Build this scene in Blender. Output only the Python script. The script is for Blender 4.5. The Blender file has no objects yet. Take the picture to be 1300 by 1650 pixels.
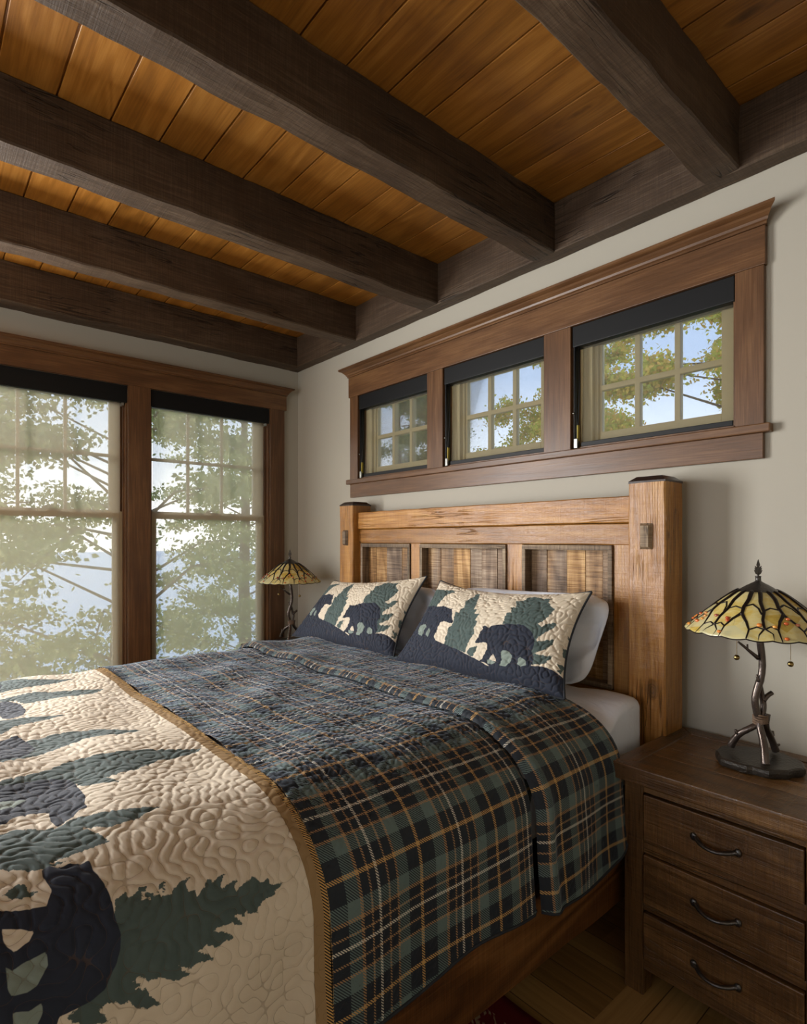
import bpy, math, random
import numpy as np
from mathutils import Vector, noise as mn
random.seed(7); rng=np.random.default_rng(11)
C=bpy.context.scene.collection
PI=math.pi

# ---------------------------------------------------------------- node helper
class G:
    def __init__(s,name):
        s.mat=bpy.data.materials.new(name); s.mat.use_nodes=True
        s.t=s.mat.node_tree; s.t.nodes.clear()
    def n(s,typ,props=None,**inp):
        nd=s.t.nodes.new('ShaderNode'+typ)
        for k,v in (props or {}).items(): setattr(nd,k,v)
        for k,v in inp.items():
            key=int(k[1:]) if k[0]=='i' and k[1:].isdigit() else k.replace('_',' ')
            s.set(nd.inputs[key],v)
        return nd
    def set(s,sock,v):
        if isinstance(v,bpy.types.NodeSocket): s.t.links.new(v,sock)
        elif isinstance(v,bpy.types.Node): s.t.links.new(v.outputs[0],sock)
        else:
            if isinstance(v,tuple) and len(v)==3 and len(sock.default_value)==4: v=(*v,1)
            sock.default_value=v
    def m(s,op,a,b=0.0,c=0.0,clamp=False):
        return s.n('Math',{'operation':op,'use_clamp':clamp},i0=a,i1=b,i2=c).outputs[0]
    def vm(s,op,a,b=(0,0,0)):
        return s.n('VectorMath',{'operation':op},i0=a,i1=b).outputs[0]
    def mix(s,f,a,b,blend='MIX'):
        nd=s.n('Mix',{'data_type':'RGBA','blend_type':blend})
        s.set(nd.inputs[0],f); s.set(nd.inputs[6],a); s.set(nd.inputs[7],b)
        return nd.outputs[2]
    def ramp(s,f,stops,interp='LINEAR'):
        nd=s.n('ValToRGB'); nd.color_ramp.interpolation=interp
        e=nd.color_ramp.elements
        while len(e)<len(stops): e.new(0.5)
        for k,(p,c) in enumerate(stops):
            e[k].position=p; e[k].color=(*c,1) if isinstance(c,tuple) else (c,c,c,1)
        s.set(nd.inputs[0],f); return nd.outputs[0]
    def sstep(s,x,a,b):
        return s.n('MapRange',{'interpolation_type':'SMOOTHSTEP'},i0=x,i1=a,i2=b,i3=0.0,i4=1.0).outputs[0]
    def attr(s,name,out='Fac'):
        return s.n('Attribute',{'attribute_name':name}).outputs[out]
    def noise(s,vec,scale,detail=2,rough=.5,dist=0.0,out=0):
        return s.n('TexNoise',{},Vector=vec,Scale=scale,Detail=detail,Roughness=rough,Distortion=dist).outputs[out]
    def mapping(s,vec,scale=(1,1,1),rot=(0,0,0),loc=(0,0,0)):
        return s.n('Mapping',{},Vector=vec,Location=loc,Rotation=rot,Scale=scale).outputs[0]
    def obco(s): return s.n('TexCoord').outputs['Object']
    def bump(s,h,strength=.3,dist=.01):
        return s.n('Bump',{},Strength=strength,Distance=dist,Height=h).outputs[0]
    def pbr(s,**kw):
        p=s.n('BsdfPrincipled',{},**kw); return p.outputs[0]
    def out(s,surf):
        o=s.n('OutputMaterial',{},Surface=surf); return s.mat

def sr(r,g,b):
    f=lambda c:((c/255+.055)/1.055)**2.4 if c/255>.04045 else c/255/12.92
    return (f(r),f(g),f(b))

AX={'x':0,'y':1,'z':2}
def wood(name,dark,mid,light,axis,alt=None,alt_amt=0.0,rough=.5,grain=1.0,saw=.25,knot=.6,bump=.35,spec=.3,vary=.35,cracks=0.0,scale=1.0,ring_=.22,blot_=.45,spots=()):
    """stained boards: grain runs along `axis`; vertex attribute `bid` shifts and tints each board"""
    g=G(name); co=g.obco(); bid=g.attr('bid')
    rnd=g.n('ObjectInfo').outputs['Random']
    off=g.vm('SCALE',(7.3,3.1,5.7)); off.node.inputs[3].default_value=1.0
    sc=g.m('ADD',g.m('MULTIPLY',bid,9.7),g.m('MULTIPLY',rnd,5.0))
    g.set(off.node.inputs[3],sc)
    v=g.vm('ADD',co,off)
    def st(along,across):
        a=[across]*3; a[AX[axis]]=along
        return g.mapping(v,scale=tuple(x*scale for x in a))
    n1=g.noise(st(.55,5.0),1.0,3,.5,.9)
    ring=g.m('MULTIPLY_ADD',g.m('SINE',g.m('MULTIPLY',n1,42.0*grain)),.5,.5)
    fine=g.noise(st(5,150),1.0,4,.65)
    blot=g.noise(st(2.2,7),1.0,3,.6)
    sawn=g.noise(st(190,6),1.0,2,.6,.3)
    vor=g.n('TexVoronoi',{'feature':'F1'},Vector=st(1.3,5.2),Scale=1.0,Randomness=1.0).outputs['Distance']
    vorc=g.n('TexNoise',{},Vector=st(30,30),Scale=1.0,Detail=2.0).outputs[0]
    kn=g.sstep(g.m('ADD',vor,g.m('MULTIPLY',vorc,.05)),.135,.06)
    kr=g.m('MULTIPLY',g.sstep(vor,.34,.09),g.m('MULTIPLY_ADD',g.m('SINE',g.m('MULTIPLY',vor,95.0)),.5,.5))
    f=g.m('ADD',g.m('MULTIPLY',ring,ring_),g.m('MULTIPLY',fine,.38))
    f=g.m('ADD',f,g.m('ADD',g.m('MULTIPLY',blot,blot_),(.22-ring_)*.5+(.45-blot_)*.5))
    f=g.m('ADD',f,g.m('MULTIPLY',g.m('SUBTRACT',sawn,.5),saw))
    f=g.m('SUBTRACT',f,g.m('MULTIPLY',kr,.10*knot))
    c=g.ramp(f,[(.25,dark),(.52,mid),(.80,light)])
    if alt:
        w=g.n('TexWhiteNoise',{'noise_dimensions':'1D'},W=g.m('ADD',bid,.37)).outputs[0]
        sel=g.m('MULTIPLY',g.sstep(w,.45,.6),alt_amt)
        c=g.mix(sel,c,g.ramp(f,[(.25,alt[0]),(.6,alt[1]),(.85,alt[2])]))
    w2=g.n('TexWhiteNoise',{'noise_dimensions':'1D'},W=g.m('ADD',bid,.11)).outputs[0]
    c=g.n('HueSaturation',{},Hue=.5,Saturation=1.0,Value=g.m('MULTIPLY_ADD',w2,vary,1-vary*.5),Fac=1.0,Color=c).outputs[0]
    c=g.mix(g.m('MULTIPLY',kn,knot),c,tuple(x*.35 for x in dark))
    for (sx_,sy_,sz_,sr_) in spots:
        dv=g.vm('MULTIPLY',g.vm('SUBTRACT',co,(sx_,sy_,sz_)),(1.0,1.0,.62))
        dl=g.n('VectorMath',{'operation':'LENGTH'},i0=dv).outputs['Value']
        dl=g.m('ADD',dl,g.m('MULTIPLY',g.m('SUBTRACT',vorc,.5),sr_*.5))
        rg_=g.m('MULTIPLY_ADD',g.m('SINE',g.m('MULTIPLY',dl,900.0)),.2,.8)
        c=g.mix(g.m('MULTIPLY',g.sstep(dl,sr_,sr_*.55),g.m('MULTIPLY',rg_,.8)),c,tuple(x*.28 for x in mid))
    h=g.m('ADD',g.m('MULTIPLY',fine,.6),g.m('MULTIPLY',sawn,saw*1.6))
    h=g.m('ADD',h,g.m('MULTIPLY',blot,.5))
    if cracks:
        ck=g.noise(st(1.4,32),1.0,3,.5,.6)
        ckm=g.sstep(g.m('ABSOLUTE',g.m('SUBTRACT',ck,.5)),.022,.004)
        ckm=g.m('MULTIPLY',ckm,g.sstep(g.noise(st(2,3),1.0),.5,.62))
        c=g.mix(g.m('MULTIPLY',ckm,cracks),c,tuple(x*.2 for x in dark))
        h=g.m('SUBTRACT',h,g.m('MULTIPLY',ckm,1.2))
    rr=g.m('MULTIPLY_ADD',fine,.25,rough-.12)
    return g.out(g.pbr(Base_Color=c,Roughness=rr,Specular_IOR_Level=spec,Normal=g.bump(h,bump,.004)))

# ---------------------------------------------------------------- mesh helper
class MB:
    def __init__(s): s.v=[];s.f=[];s.sm=[];s.b=[]
    def add(s,vs,fs,smooth=False,bid=0.0):
        o=len(s.v); s.v+=[tuple(map(float,p)) for p in vs]; s.b+=[bid]*len(vs)
        s.f+=[tuple(i+o for i in f) for f in fs]; s.sm+=[smooth]*len(fs); return s
    def box(s,x0,x1,y0,y1,z0,z1,bid=0.0):
        v=[(x,y,z) for z in (z0,z1) for y in (y0,y1) for x in (x0,x1)]
        return s.add(v,[(0,2,3,1),(4,5,7,6),(0,1,5,4),(2,6,7,3),(0,4,6,2),(1,3,7,5)],bid=bid)
    def rough(s,x0,x1,y0,y1,z0,z1,axis,seg=.05,amp=.002,cham=.004,bid=0.0,sd=0.0):
        """a sawn timber with slightly uneven faces, long in `axis`"""
        lo=[x0,y0,z0];hi=[x1,y1,z1];a=AX[axis];b,c=[i for i in range(3) if i!=a]
        n=max(2,int((hi[a]-lo[a])/seg)+1)
        B0,B1,C0,C1=lo[b],hi[b],lo[c],hi[c]; k=cham
        sec=[]
        def ed(p,q,m):
            for i in range(m): t=i/m; sec.append((p[0]+(q[0]-p[0])*t,p[1]+(q[1]-p[1])*t))
        ed((B0+k,C0),(B1-k,C0),4);ed((B1-k,C0),(B1,C0+k),1);ed((B1,C0+k),(B1,C1-k),4);ed((B1,C1-k),(B1-k,C1),1)
        ed((B1-k,C1),(B0+k,C1),4);ed((B0+k,C1),(B0,C1-k),1);ed((B0,C1-k),(B0,C0+k),4);ed((B0,C0+k),(B0+k,C0),1)
        m=len(sec);vs=[]
        for i in range(n):
            t=lo[a]+(hi[a]-lo[a])*i/(n-1)
            for (p,q) in sec:
                w=[0,0,0];w[a]=t;w[b]=p;w[c]=q
                nv=Vector((w[0]*7+sd,w[1]*7,w[2]*7)); d=mn.noise_vector(nv)*amp+mn.noise_vector(nv*5)*amp*.5
                w[b]+=d[0];w[c]+=d[1]; vs.append(w)
        fs=[]
        for i in range(n-1):
            for j in range(m):
                k2=(j+1)%m; fs.append((i*m+j,i*m+k2,(i+1)*m+k2,(i+1)*m+j))
        fs.append(tuple(range(m-1,-1,-1)));fs.append(tuple((n-1)*m+j for j in range(m)))
        return s.add(vs,fs,bid=bid)
    def tube(s,pts,rad,seg=10,cap=True,smooth=True,bid=0.0,squash=None):
        pts=[Vector(p) for p in pts];n=len(pts)
        if not isinstance(rad,(list,tuple)): rad=[rad]*n
        up=Vector((0,0,1)); vs=[];prev=None
        for i,p in enumerate(pts):
            t=(pts[min(i+1,n-1)]-pts[max(i-1,0)]).normalized()
            if prev is None:
                a=t.cross(up)
                if a.length<.1: a=t.cross(Vector((1,0,0)))
                a.normalize()
            else:
                a=(prev-t*prev.dot(t)).normalized()
            prev=a;b=t.cross(a)
            for j in range(seg):
                th=2*PI*j/seg; vs.append(p+(a*math.cos(th)+b*math.sin(th))*rad[i])
        fs=[(i*seg+j,i*seg+(j+1)%seg,(i+1)*seg+(j+1)%seg,(i+1)*seg+j) for i in range(n-1) for j in range(seg)]
        if cap: fs+=[tuple(range(seg-1,-1,-1)),tuple((n-1)*seg+j for j in range(seg))]
        return s.add(vs,fs,smooth,bid)
    def lathe(s,prof,seg=32,c=(0,0,0),smooth=True,close=False):
        vs=[(c[0]+r*math.cos(2*PI*j/seg),c[1]+r*math.sin(2*PI*j/seg),c[2]+z) for r,z in prof for j in range(seg)]
        n=len(prof)
        fs=[(i*seg+j,i*seg+(j+1)%seg,(i+1)*seg+(j+1)%seg,(i+1)*seg+j) for i in range(n-1) for j in range(seg)]
        if close: fs+=[tuple(range(seg-1,-1,-1)),tuple((n-1)*seg+j for j in range(seg))]
        return s.add(vs,fs,smooth)
    def ball(s,c,r,seg=12,sc=(1,1,1)):
        vs=[(c[0],c[1],c[2]-r*sc[2])];
        for i in range(1,seg//2):
            ph=-PI/2+PI*i/(seg//2)
            for j in range(seg): vs.append((c[0]+r*sc[0]*math.cos(ph)*math.cos(2*PI*j/seg),c[1]+r*sc[1]*math.cos(ph)*math.sin(2*PI*j/seg),c[2]+r*sc[2]*math.sin(ph)))
        vs.append((c[0],c[1],c[2]+r*sc[2])); L=seg//2-1; fs=[(0,1+(j+1)%seg,1+j) for j in range(seg)]
        for i in range(L-1): fs+=[(1+i*seg+j,1+i*seg+(j+1)%seg,1+(i+1)*seg+(j+1)%seg,1+(i+1)*seg+j) for j in range(seg)]
        fs+=[(1+(L-1)*seg+j,1+(L-1)*seg+(j+1)%seg,len(vs)-1) for j in range(seg)]
        return s.add(vs,fs,True)
    def prism(s,prof,axis,a0,a1,bid=0.0,smooth=False):
        """extrude a closed 2D outline (in the two other axes, in order) along axis"""
        a=AX[axis];b,c=[i for i in range(3) if i!=a];vs=[]
        for t in (a0,a1):
            for p,q in prof:
                w=[0,0,0];w[a]=t;w[b]=p;w[c]=q;vs.append(w)
        n=len(prof);fs=[(j,(j+1)%n,n+(j+1)%n,n+j) for j in range(n)]
        fs+=[tuple(range(n-1,-1,-1)),tuple(range(n,2*n))]
        return s.add(vs,fs,smooth,bid)

def link(o,parent=None):
    C.objects.link(o)
    if parent is not None: o.parent=parent
    return o
def obj(name,mb,mat,parent=None,bevel=0,base=None):
    me=bpy.data.meshes.new(name)
    b=Vector((0,0,0))
    if base is not None: b=Vector(base)
    elif parent is not None:
        p=parent
        while p is not None: b=b+p.location; p=p.parent
    me.from_pydata([(v[0]-b[0],v[1]-b[1],v[2]-b[2]) for v in mb.v],[],mb.f)
    me.polygons.foreach_set('use_smooth',mb.sm)
    at=me.attributes.new('bid','FLOAT','POINT'); at.data.foreach_set('value',mb.b)
    import bmesh
    bm=bmesh.new();bm.from_mesh(me);bmesh.ops.recalc_face_normals(bm,faces=bm.faces);bm.to_mesh(me);bm.free()
    me.materials.append(mat); me.update()
    o=bpy.data.objects.new(name,me); link(o,parent)
    if base is not None and parent is None: o.location=base
    if bevel:
        m=o.modifiers.new('Bevel','BEVEL'); m.width=bevel; m.segments=2; m.limit_method='ANGLE'; m.angle_limit=.7
    return o
def gridobj(name,P,mat,parent=None,attrs=None,vattrs=None,wrap=False,smooth=True):
    n,m=P.shape[:2]; b=Vector((0,0,0)); p=parent
    while p is not None: b=b+p.location; p=p.parent
    V=(P.reshape(-1,3)-np.array(b)).astype(np.float32)
    idx=np.arange(n*m).reshape(n,m)
    if wrap: idx=np.concatenate([idx,idx[:1]],0)
    q=np.stack([idx[:-1,:-1],idx[1:,:-1],idx[1:,1:],idx[:-1,1:]],-1).reshape(-1,4).astype(np.int32)
    me=bpy.data.meshes.new(name)
    me.vertices.add(len(V)); me.vertices.foreach_set('co',V.ravel())
    me.loops.add(q.size); me.loops.foreach_set('vertex_index',q.ravel())
    me.polygons.add(len(q)); me.polygons.foreach_set('loop_start',np.arange(0,q.size,4,dtype=np.int32)); me.polygons.foreach_set('loop_total',np.full(len(q),4,np.int32))
    me.update(calc_edges=True)
    me.polygons.foreach_set('use_smooth',np.full(len(q),smooth))
    for k,a in (attrs or {}).items():
        at=me.attributes.new(k,'FLOAT','POINT'); at.data.foreach_set('value',np.asarray(a,np.float32).ravel())
    for k,a in (vattrs or {}).items():
        at=me.attributes.new(k,'FLOAT_VECTOR','POINT'); at.data.foreach_set('vector',np.asarray(a,np.float32).ravel())
    me.materials.append(mat); me.update()
    o=bpy.data.objects.new(name,me); return link(o,parent)
def tag(o,label,cat,group=None,kind=None):
    if label: o['label']=label
    if cat: o['category']=cat
    if group: o['group']=group
    if kind: o['kind']=kind
    return o
def thing(name,loc,label,cat,group=None,kind=None):
    o=bpy.data.objects.new(name,None); o.empty_display_size=.1; C.objects.link(o); o.location=loc
    return tag(o,label,cat,group,kind)
def copy_tree(o,parent=None):
    c=o.copy(); C.objects.link(c); c.parent=parent
    for ch in [x for x in C.objects if x.parent==o]: copy_tree(ch,c)
    return c

# ---------------------------------------------------------------- fields for prints and stitching
def sdf(polys,U,V,sx=1.0,sy=1.0):
    """signed distance (positive inside) to the union of polygons"""
    best=np.full(U.shape,-9.0)
    X=U.ravel()*sx;Y=V.ravel()*sy
    for p in polys:
        p=np.array(p,float)*[sx,sy]; a=p.min(0)-.03;b=p.max(0)+.03
        s=np.where((X>a[0])&(X<b[0])&(Y>a[1])&(Y<b[1]))[0]
        if len(s)==0: continue
        x=X[s];y=Y[s];d=np.full(len(s),9.0);ins=np.zeros(len(s),bool)
        for i in range(len(p)):
            q,r=p[i],p[(i+1)%len(p)];e=r-q;L=e@e+1e-12
            t=np.clip(((x-q[0])*e[0]+(y-q[1])*e[1])/L,0,1)
            d=np.minimum(d,np.hypot(x-q[0]-t*e[0],y-q[1]-t*e[1]))
            c=((q[1]>y)!=(r[1]>y))
            if abs(e[1])>1e-9: ins^=c&(x<e[0]*(y-q[1])/e[1]+q[0])
        sd_=np.where(ins,d,-d); f=best.ravel(); f[s]=np.maximum(f[s],sd_); best=f.reshape(U.shape)
    return np.maximum(best,-.05)
def meander(X,Y,lam,seed,n=44):
    """random waves of one wavelength: the zero line wanders like free-motion quilting"""
    r=np.random.default_rng(seed); f=np.zeros(X.shape)
    for i in range(n):
        th=r.uniform(0,2*PI);k=2*PI/lam*r.uniform(.88,1.12)
        f+=np.cos(k*(math.cos(th)*X+math.sin(th)*Y)+r.uniform(0,2*PI))
    return f*math.sqrt(2/n)
def wobble(X,Y,lam,seed,n=10): 
    r=np.random.default_rng(seed); f=np.zeros(X.shape)
    for i in range(n):
        th=r.uniform(0,2*PI);k=2*PI/lam*r.uniform(.5,1.3)
        f+=np.cos(k*(math.cos(th)*X+math.sin(th)*Y)+r.uniform(0,2*PI))
    return f*math.sqrt(2/n)
def sstep(x,a,b):
    t=np.clip((x-a)/(b-a),0,1); return t*t*(3-2*t)
CAMX,CAMY=3.8845,-2.2717
KZ=.894
SKY=3.3; P_LEFT=275; P_FRONT=24; P_RIGHT=8; SUN=3.0; SUNANG=24; EXPO=0.0
SHAM_PRINT={'navy':[[(0.014,0.259),(0.014,0.295),(0.132,0.259),(0.25,0.236),(0.282,0.218),(0.355,0.195),(0.445,0.168),(0.532,0.132),(0.591,0.109),(0.636,0.086),(0.7,0.105),(0.795,0.136),(0.864,0.168),(0.891,0.186),(0.932,0.195),(0.959,0.191),(0.986,0.177),(1.05,0.12),(1.1,-0.1),(-0.1,-0.1),(-0.1,0.33)],[(0.018,0.277),(0.018,0.341),(0.018,0.391),(0.018,0.505),(0.018,0.573),(0.018,0.632),(0.091,0.623),(0.177,0.6),(0.214,0.614),(0.25,0.595),(0.291,0.573),(0.3,0.595),(0.309,0.55),(0.327,0.5),(0.332,0.473),(0.355,0.427),(0.355,0.405),(0.336,0.4),(0.305,0.414),(0.282,0.418),(0.259,0.4),(0.255,0.355),(0.259,0.3),(0.255,0.255),(0.282,0.218),(0.173,0.223)],[(0.627,0.105),(0.591,0.109),(0.609,0.145),(0.627,0.209),(0.627,0.245),(0.618,0.268),(0.6,0.268),(0.573,0.255),(0.555,0.245),(0.55,0.259),(0.564,0.314),(0.564,0.355),(0.577,0.391),(0.568,0.409),(0.582,0.423),(0.6,0.414),(0.618,0.418),(0.609,0.418),(0.636,0.441),(0.673,0.464),(0.723,0.486),(0.759,0.495),(0.795,0.5),(0.827,0.477),(0.85,0.445),(0.864,0.395),(0.868,0.345),(0.859,0.291),(0.873,0.25),(0.873,0.205),(0.859,0.159),(0.773,0.109),(0.668,0.073)]],'gap':[[(0.109,0.273),(0.073,0.332),(0.082,0.382),(0.127,0.386),(0.15,0.355),(0.145,0.314),(0.15,0.255)],[(0.177,0.273),(0.177,0.314),(0.186,0.345),(0.205,0.295),(0.209,0.245)],[(0.018,0.309),(0.018,0.341),(0.018,0.373),(0.027,0.323)],[(0.632,0.127),(0.645,0.141),(0.686,0.127),(0.664,0.105),(0.636,0.105)],[(0.7,0.109),(0.714,0.159),(0.705,0.214),(0.714,0.236),(0.745,0.241),(0.768,0.209),(0.764,0.164),(0.736,0.114)],[(0.795,0.155),(0.8,0.2),(0.809,0.218),(0.836,0.2),(0.841,0.164),(0.814,0.141)]],'tan':[[(0.645,0.136),(0.664,0.191),(0.682,0.155),(0.686,0.132)]],'green':[[(0.018,0.618),(0.018,0.623),(0.014,0.7),(0.009,0.805),(0.009,0.859),(0.123,0.859),(0.205,0.873),(0.236,0.855),(0.209,0.818),(0.177,0.777),(0.164,0.723),(0.155,0.659),(0.141,0.595),(0.091,0.605)],[(0.018,0.445),(0.018,0.545),(0.018,0.445),(0.014,0.318),(0.014,0.245),(0.014,0.286)],[(0.355,0.186),(0.345,0.259),(0.341,0.345),(0.364,0.4),(0.355,0.455),(0.341,0.541),(0.373,0.523),(0.368,0.595),(0.391,0.614),(0.373,0.714),(0.391,0.764),(0.405,0.8),(0.405,0.855),(0.423,0.891),(0.45,0.777),(0.464,0.673),(0.468,0.586),(0.491,0.609),(0.486,0.532),(0.518,0.541),(0.509,0.464),(0.527,0.441),(0.518,0.377),(0.532,0.345),(0.523,0.295),(0.509,0.245),(0.505,0.195),(0.5,0.15),(0.45,0.159)],[(0.536,0.127),(0.509,0.155),(0.527,0.2),(0.568,0.227),(0.564,0.191),(0.55,0.136)],[(0.682,0.468),(0.677,0.609),(0.7,0.623),(0.686,0.695),(0.709,0.705),(0.686,0.795),(0.727,0.823),(0.732,0.877),(0.759,0.891),(0.823,0.864),(0.855,0.882),(0.855,0.823),(0.877,0.773),(0.905,0.745),(0.9,0.705),(0.895,0.668),(0.877,0.591),(0.859,0.55),(0.882,0.532),(0.905,0.586),(0.941,0.609),(0.936,0.555),(0.909,0.495),(0.891,0.45),(0.877,0.423),(0.877,0.386),(0.914,0.418),(0.95,0.45),(0.945,0.405),(0.923,0.345),(0.905,0.318),(0.873,0.282),(0.886,0.273),(0.923,0.286),(0.955,0.309),(0.945,0.264),(0.918,0.214),(0.864,0.182),(0.855,0.232),(0.845,0.286),(0.85,0.373),(0.836,0.436),(0.809,0.477),(0.773,0.491),(0.723,0.482)],[(0.982,0.436),(0.991,0.405),(0.995,0.423),(1.0,0.414),(1.0,0.332),(0.991,0.345),(0.991,0.382)],[(0.991,0.541),(1.0,0.523),(1.0,0.491)],[(0.973,0.264),(0.986,0.255),(0.995,0.277),(1.0,0.255),(0.991,0.191),(0.977,0.2),(0.986,0.223)]]}
QUILT_PRINT={'navy':[[(0.092,-2.172),(0.096,-2.16),(0.108,-2.14),(0.112,-2.12),(0.116,-2.104),(0.092,-2.092),(0.076,-2.096),(0.056,-2.1),(0.044,-2.1),(0.04,-2.096),(0.04,-2.088),(0.048,-2.076),(0.052,-2.068),(0.048,-2.06),(0.052,-2.048),(0.06,-2.04),(0.056,-2.032),(0.06,-2.028),(0.08,-2.028),(0.1,-2.02),(0.12,-2.016),(0.148,-2.012),(0.176,-2.012),(0.204,-2.008),(0.224,-2.012),(0.24,-2.02),(0.256,-2.032),(0.268,-2.04),(0.276,-2.06),(0.276,-2.08),(0.276,-2.096),(0.276,-2.104),(0.284,-2.108),(0.3,-2.112),(0.264,-2.184)],[(-0.392,-2.144),(-0.392,-2.068),(-0.376,-2.028),(-0.344,-1.992),(-0.304,-1.984),(-0.252,-1.984),(-0.188,-1.984),(-0.16,-1.992),(-0.132,-1.992),(-0.132,-2.008),(-0.108,-2.024),(-0.096,-2.044),(-0.088,-2.056),(-0.124,-2.06),(-0.168,-2.056),(-0.184,-2.084),(-0.184,-2.112),(-0.156,-2.14),(-0.148,-2.164)],[(-0.748,-2.084),(-0.768,-2.056),(-0.768,-2.04),(-0.7,-2.024),(-0.624,-2.016),(-0.556,-2.044),(-0.548,-2.072),(-0.544,-2.104),(-0.548,-2.132),(-0.764,-2.116)],[(-1.216,-2.036),(-1.208,-2.016),(-1.136,-1.988),(-1.036,-1.984),(-0.972,-2.0),(-0.94,-2.04),(-0.96,-2.056),(-1.012,-2.056),(-1.072,-2.092),(-1.248,-2.076)],[(-1.48,-2.012),(-1.448,-2.008),(-1.4,-2.02),(-1.428,-2.04),(-1.5,-2.032)]],'gap':[[(0.184,-2.164),(0.192,-2.156),(0.188,-2.144),(0.184,-2.112),(0.204,-2.112),(0.224,-2.128),(0.228,-2.14),(0.224,-2.16),(0.212,-2.164),(0.196,-2.164)],[(0.244,-2.16),(0.252,-2.14),(0.248,-2.124),(0.26,-2.124),(0.272,-2.132),(0.28,-2.136),(0.268,-2.16)],[(-0.296,-2.128),(-0.276,-2.08),(-0.248,-2.104),(-0.236,-2.132)]],'tan':[[(0.128,-2.164),(0.136,-2.144),(0.148,-2.124),(0.16,-2.132),(0.168,-2.152),(0.156,-2.16),(0.144,-2.164)]],'green':[[(0.168,-2.012),(0.16,-2.008),(0.152,-2.008),(0.144,-1.996),(0.144,-1.988),(0.152,-1.988),(0.156,-1.98),(0.144,-1.968),(0.144,-1.952),(0.156,-1.96),(0.164,-1.972),(0.168,-1.964),(0.168,-1.952),(0.164,-1.944),(0.148,-1.928),(0.152,-1.916),(0.16,-1.924),(0.168,-1.936),(0.172,-1.932),(0.152,-1.964),(0.164,-1.96),(0.168,-1.948),(0.152,-1.924),(0.152,-1.912),(0.16,-1.928),(0.172,-1.936),(0.172,-1.92),(0.16,-1.9),(0.156,-1.88),(0.168,-1.892),(0.18,-1.892),(0.184,-1.88),(0.196,-1.88),(0.192,-1.872),(0.172,-1.852),(0.172,-1.844),(0.184,-1.848),(0.176,-1.832),(0.176,-1.82),(0.188,-1.832),(0.2,-1.836),(0.196,-1.82),(0.192,-1.8),(0.204,-1.812),(0.212,-1.812),(0.204,-1.792),(0.2,-1.768),(0.208,-1.768),(0.216,-1.76),(0.212,-1.744),(0.224,-1.744),(0.232,-1.716),(0.236,-1.728),(0.236,-1.74),(0.244,-1.74),(0.244,-1.76),(0.252,-1.776),(0.26,-1.78),(0.256,-1.796),(0.248,-1.8),(0.256,-1.808),(0.248,-1.816),(0.244,-1.832),(0.252,-1.82),(0.264,-1.812),(0.268,-1.816),(0.256,-1.832),(0.256,-1.848),(0.256,-1.864),(0.264,-1.848),(0.28,-1.832),(0.28,-1.852),(0.284,-1.86),(0.272,-1.88),(0.276,-1.896),(0.284,-1.884),(0.296,-1.868),(0.296,-1.884),(0.292,-1.9),(0.296,-1.912),(0.284,-1.928),(0.296,-1.92),(0.304,-1.912),(0.304,-1.932),(0.296,-1.948),(0.288,-1.96),(0.284,-1.98),(0.272,-1.992),(0.272,-1.988),(0.276,-2.0),(0.284,-1.988),(0.288,-1.996),(0.296,-1.98),(0.308,-1.976),(0.328,-1.96),(0.324,-1.984),(0.312,-2.0),(0.3,-2.008),(0.3,-2.016),(0.288,-2.04),(0.292,-2.052),(0.316,-2.036),(0.304,-2.072),(0.28,-2.096),(0.276,-2.08),(0.272,-2.06),(0.264,-2.048),(0.24,-2.028),(0.2,-2.016),(0.168,-2.02)],[(-1.668,-2.028),(-1.496,-1.912),(-1.404,-1.764),(-1.372,-1.864),(-1.376,-1.944),(-1.348,-2.024),(-1.356,-2.052)],[(-1.236,-2.064),(-1.292,-1.932),(-1.224,-1.808),(-1.164,-1.72),(-1.12,-1.764),(-1.128,-1.84),(-1.124,-1.932),(-1.124,-1.976),(-1.196,-1.996)],[(-0.936,-2.1),(-0.932,-2.0),(-0.88,-1.9),(-0.856,-1.972),(-0.848,-2.036),(-0.8,-2.076),(-0.84,-2.108)],[(-0.708,-2.028),(-0.716,-1.948),(-0.664,-1.836),(-0.584,-1.748),(-0.576,-1.804),(-0.6,-1.908),(-0.548,-2.016),(-0.532,-2.072),(-0.524,-2.104),(-0.54,-2.132),(-0.564,-2.048),(-0.636,-2.02)],[(-0.428,-2.012),(-0.448,-1.968),(-0.428,-1.892),(-0.388,-1.792),(-0.316,-1.672),(-0.3,-1.72),(-0.308,-1.792),(-0.284,-1.848),(-0.268,-1.924),(-0.216,-1.908),(-0.256,-1.976),(-0.308,-1.988),(-0.368,-2.024),(-0.38,-2.072),(-0.372,-2.12),(-0.392,-2.144),(-0.42,-2.116),(-0.424,-2.064)],[(-0.104,-2.168),(-0.124,-2.12),(-0.084,-2.056),(-0.104,-2.02),(-0.08,-1.964),(-0.04,-1.876),(-0.024,-1.92),(-0.02,-1.976),(-0.052,-2.02),(-0.008,-1.996),(0.024,-1.988),(0.028,-2.036),(0.032,-2.088),(0.044,-2.056),(0.04,-2.108),(0.0,-2.176)],[(0.072,-2.16),(0.064,-2.148),(0.056,-2.14),(0.06,-2.128),(0.076,-2.124),(0.084,-2.112),(0.088,-2.12),(0.088,-2.132),(0.084,-2.144),(0.072,-2.156)],[(0.136,-2.164),(0.132,-2.156),(0.144,-2.156),(0.144,-2.148),(0.156,-2.152),(0.156,-2.16),(0.152,-2.164)]]}
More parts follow.
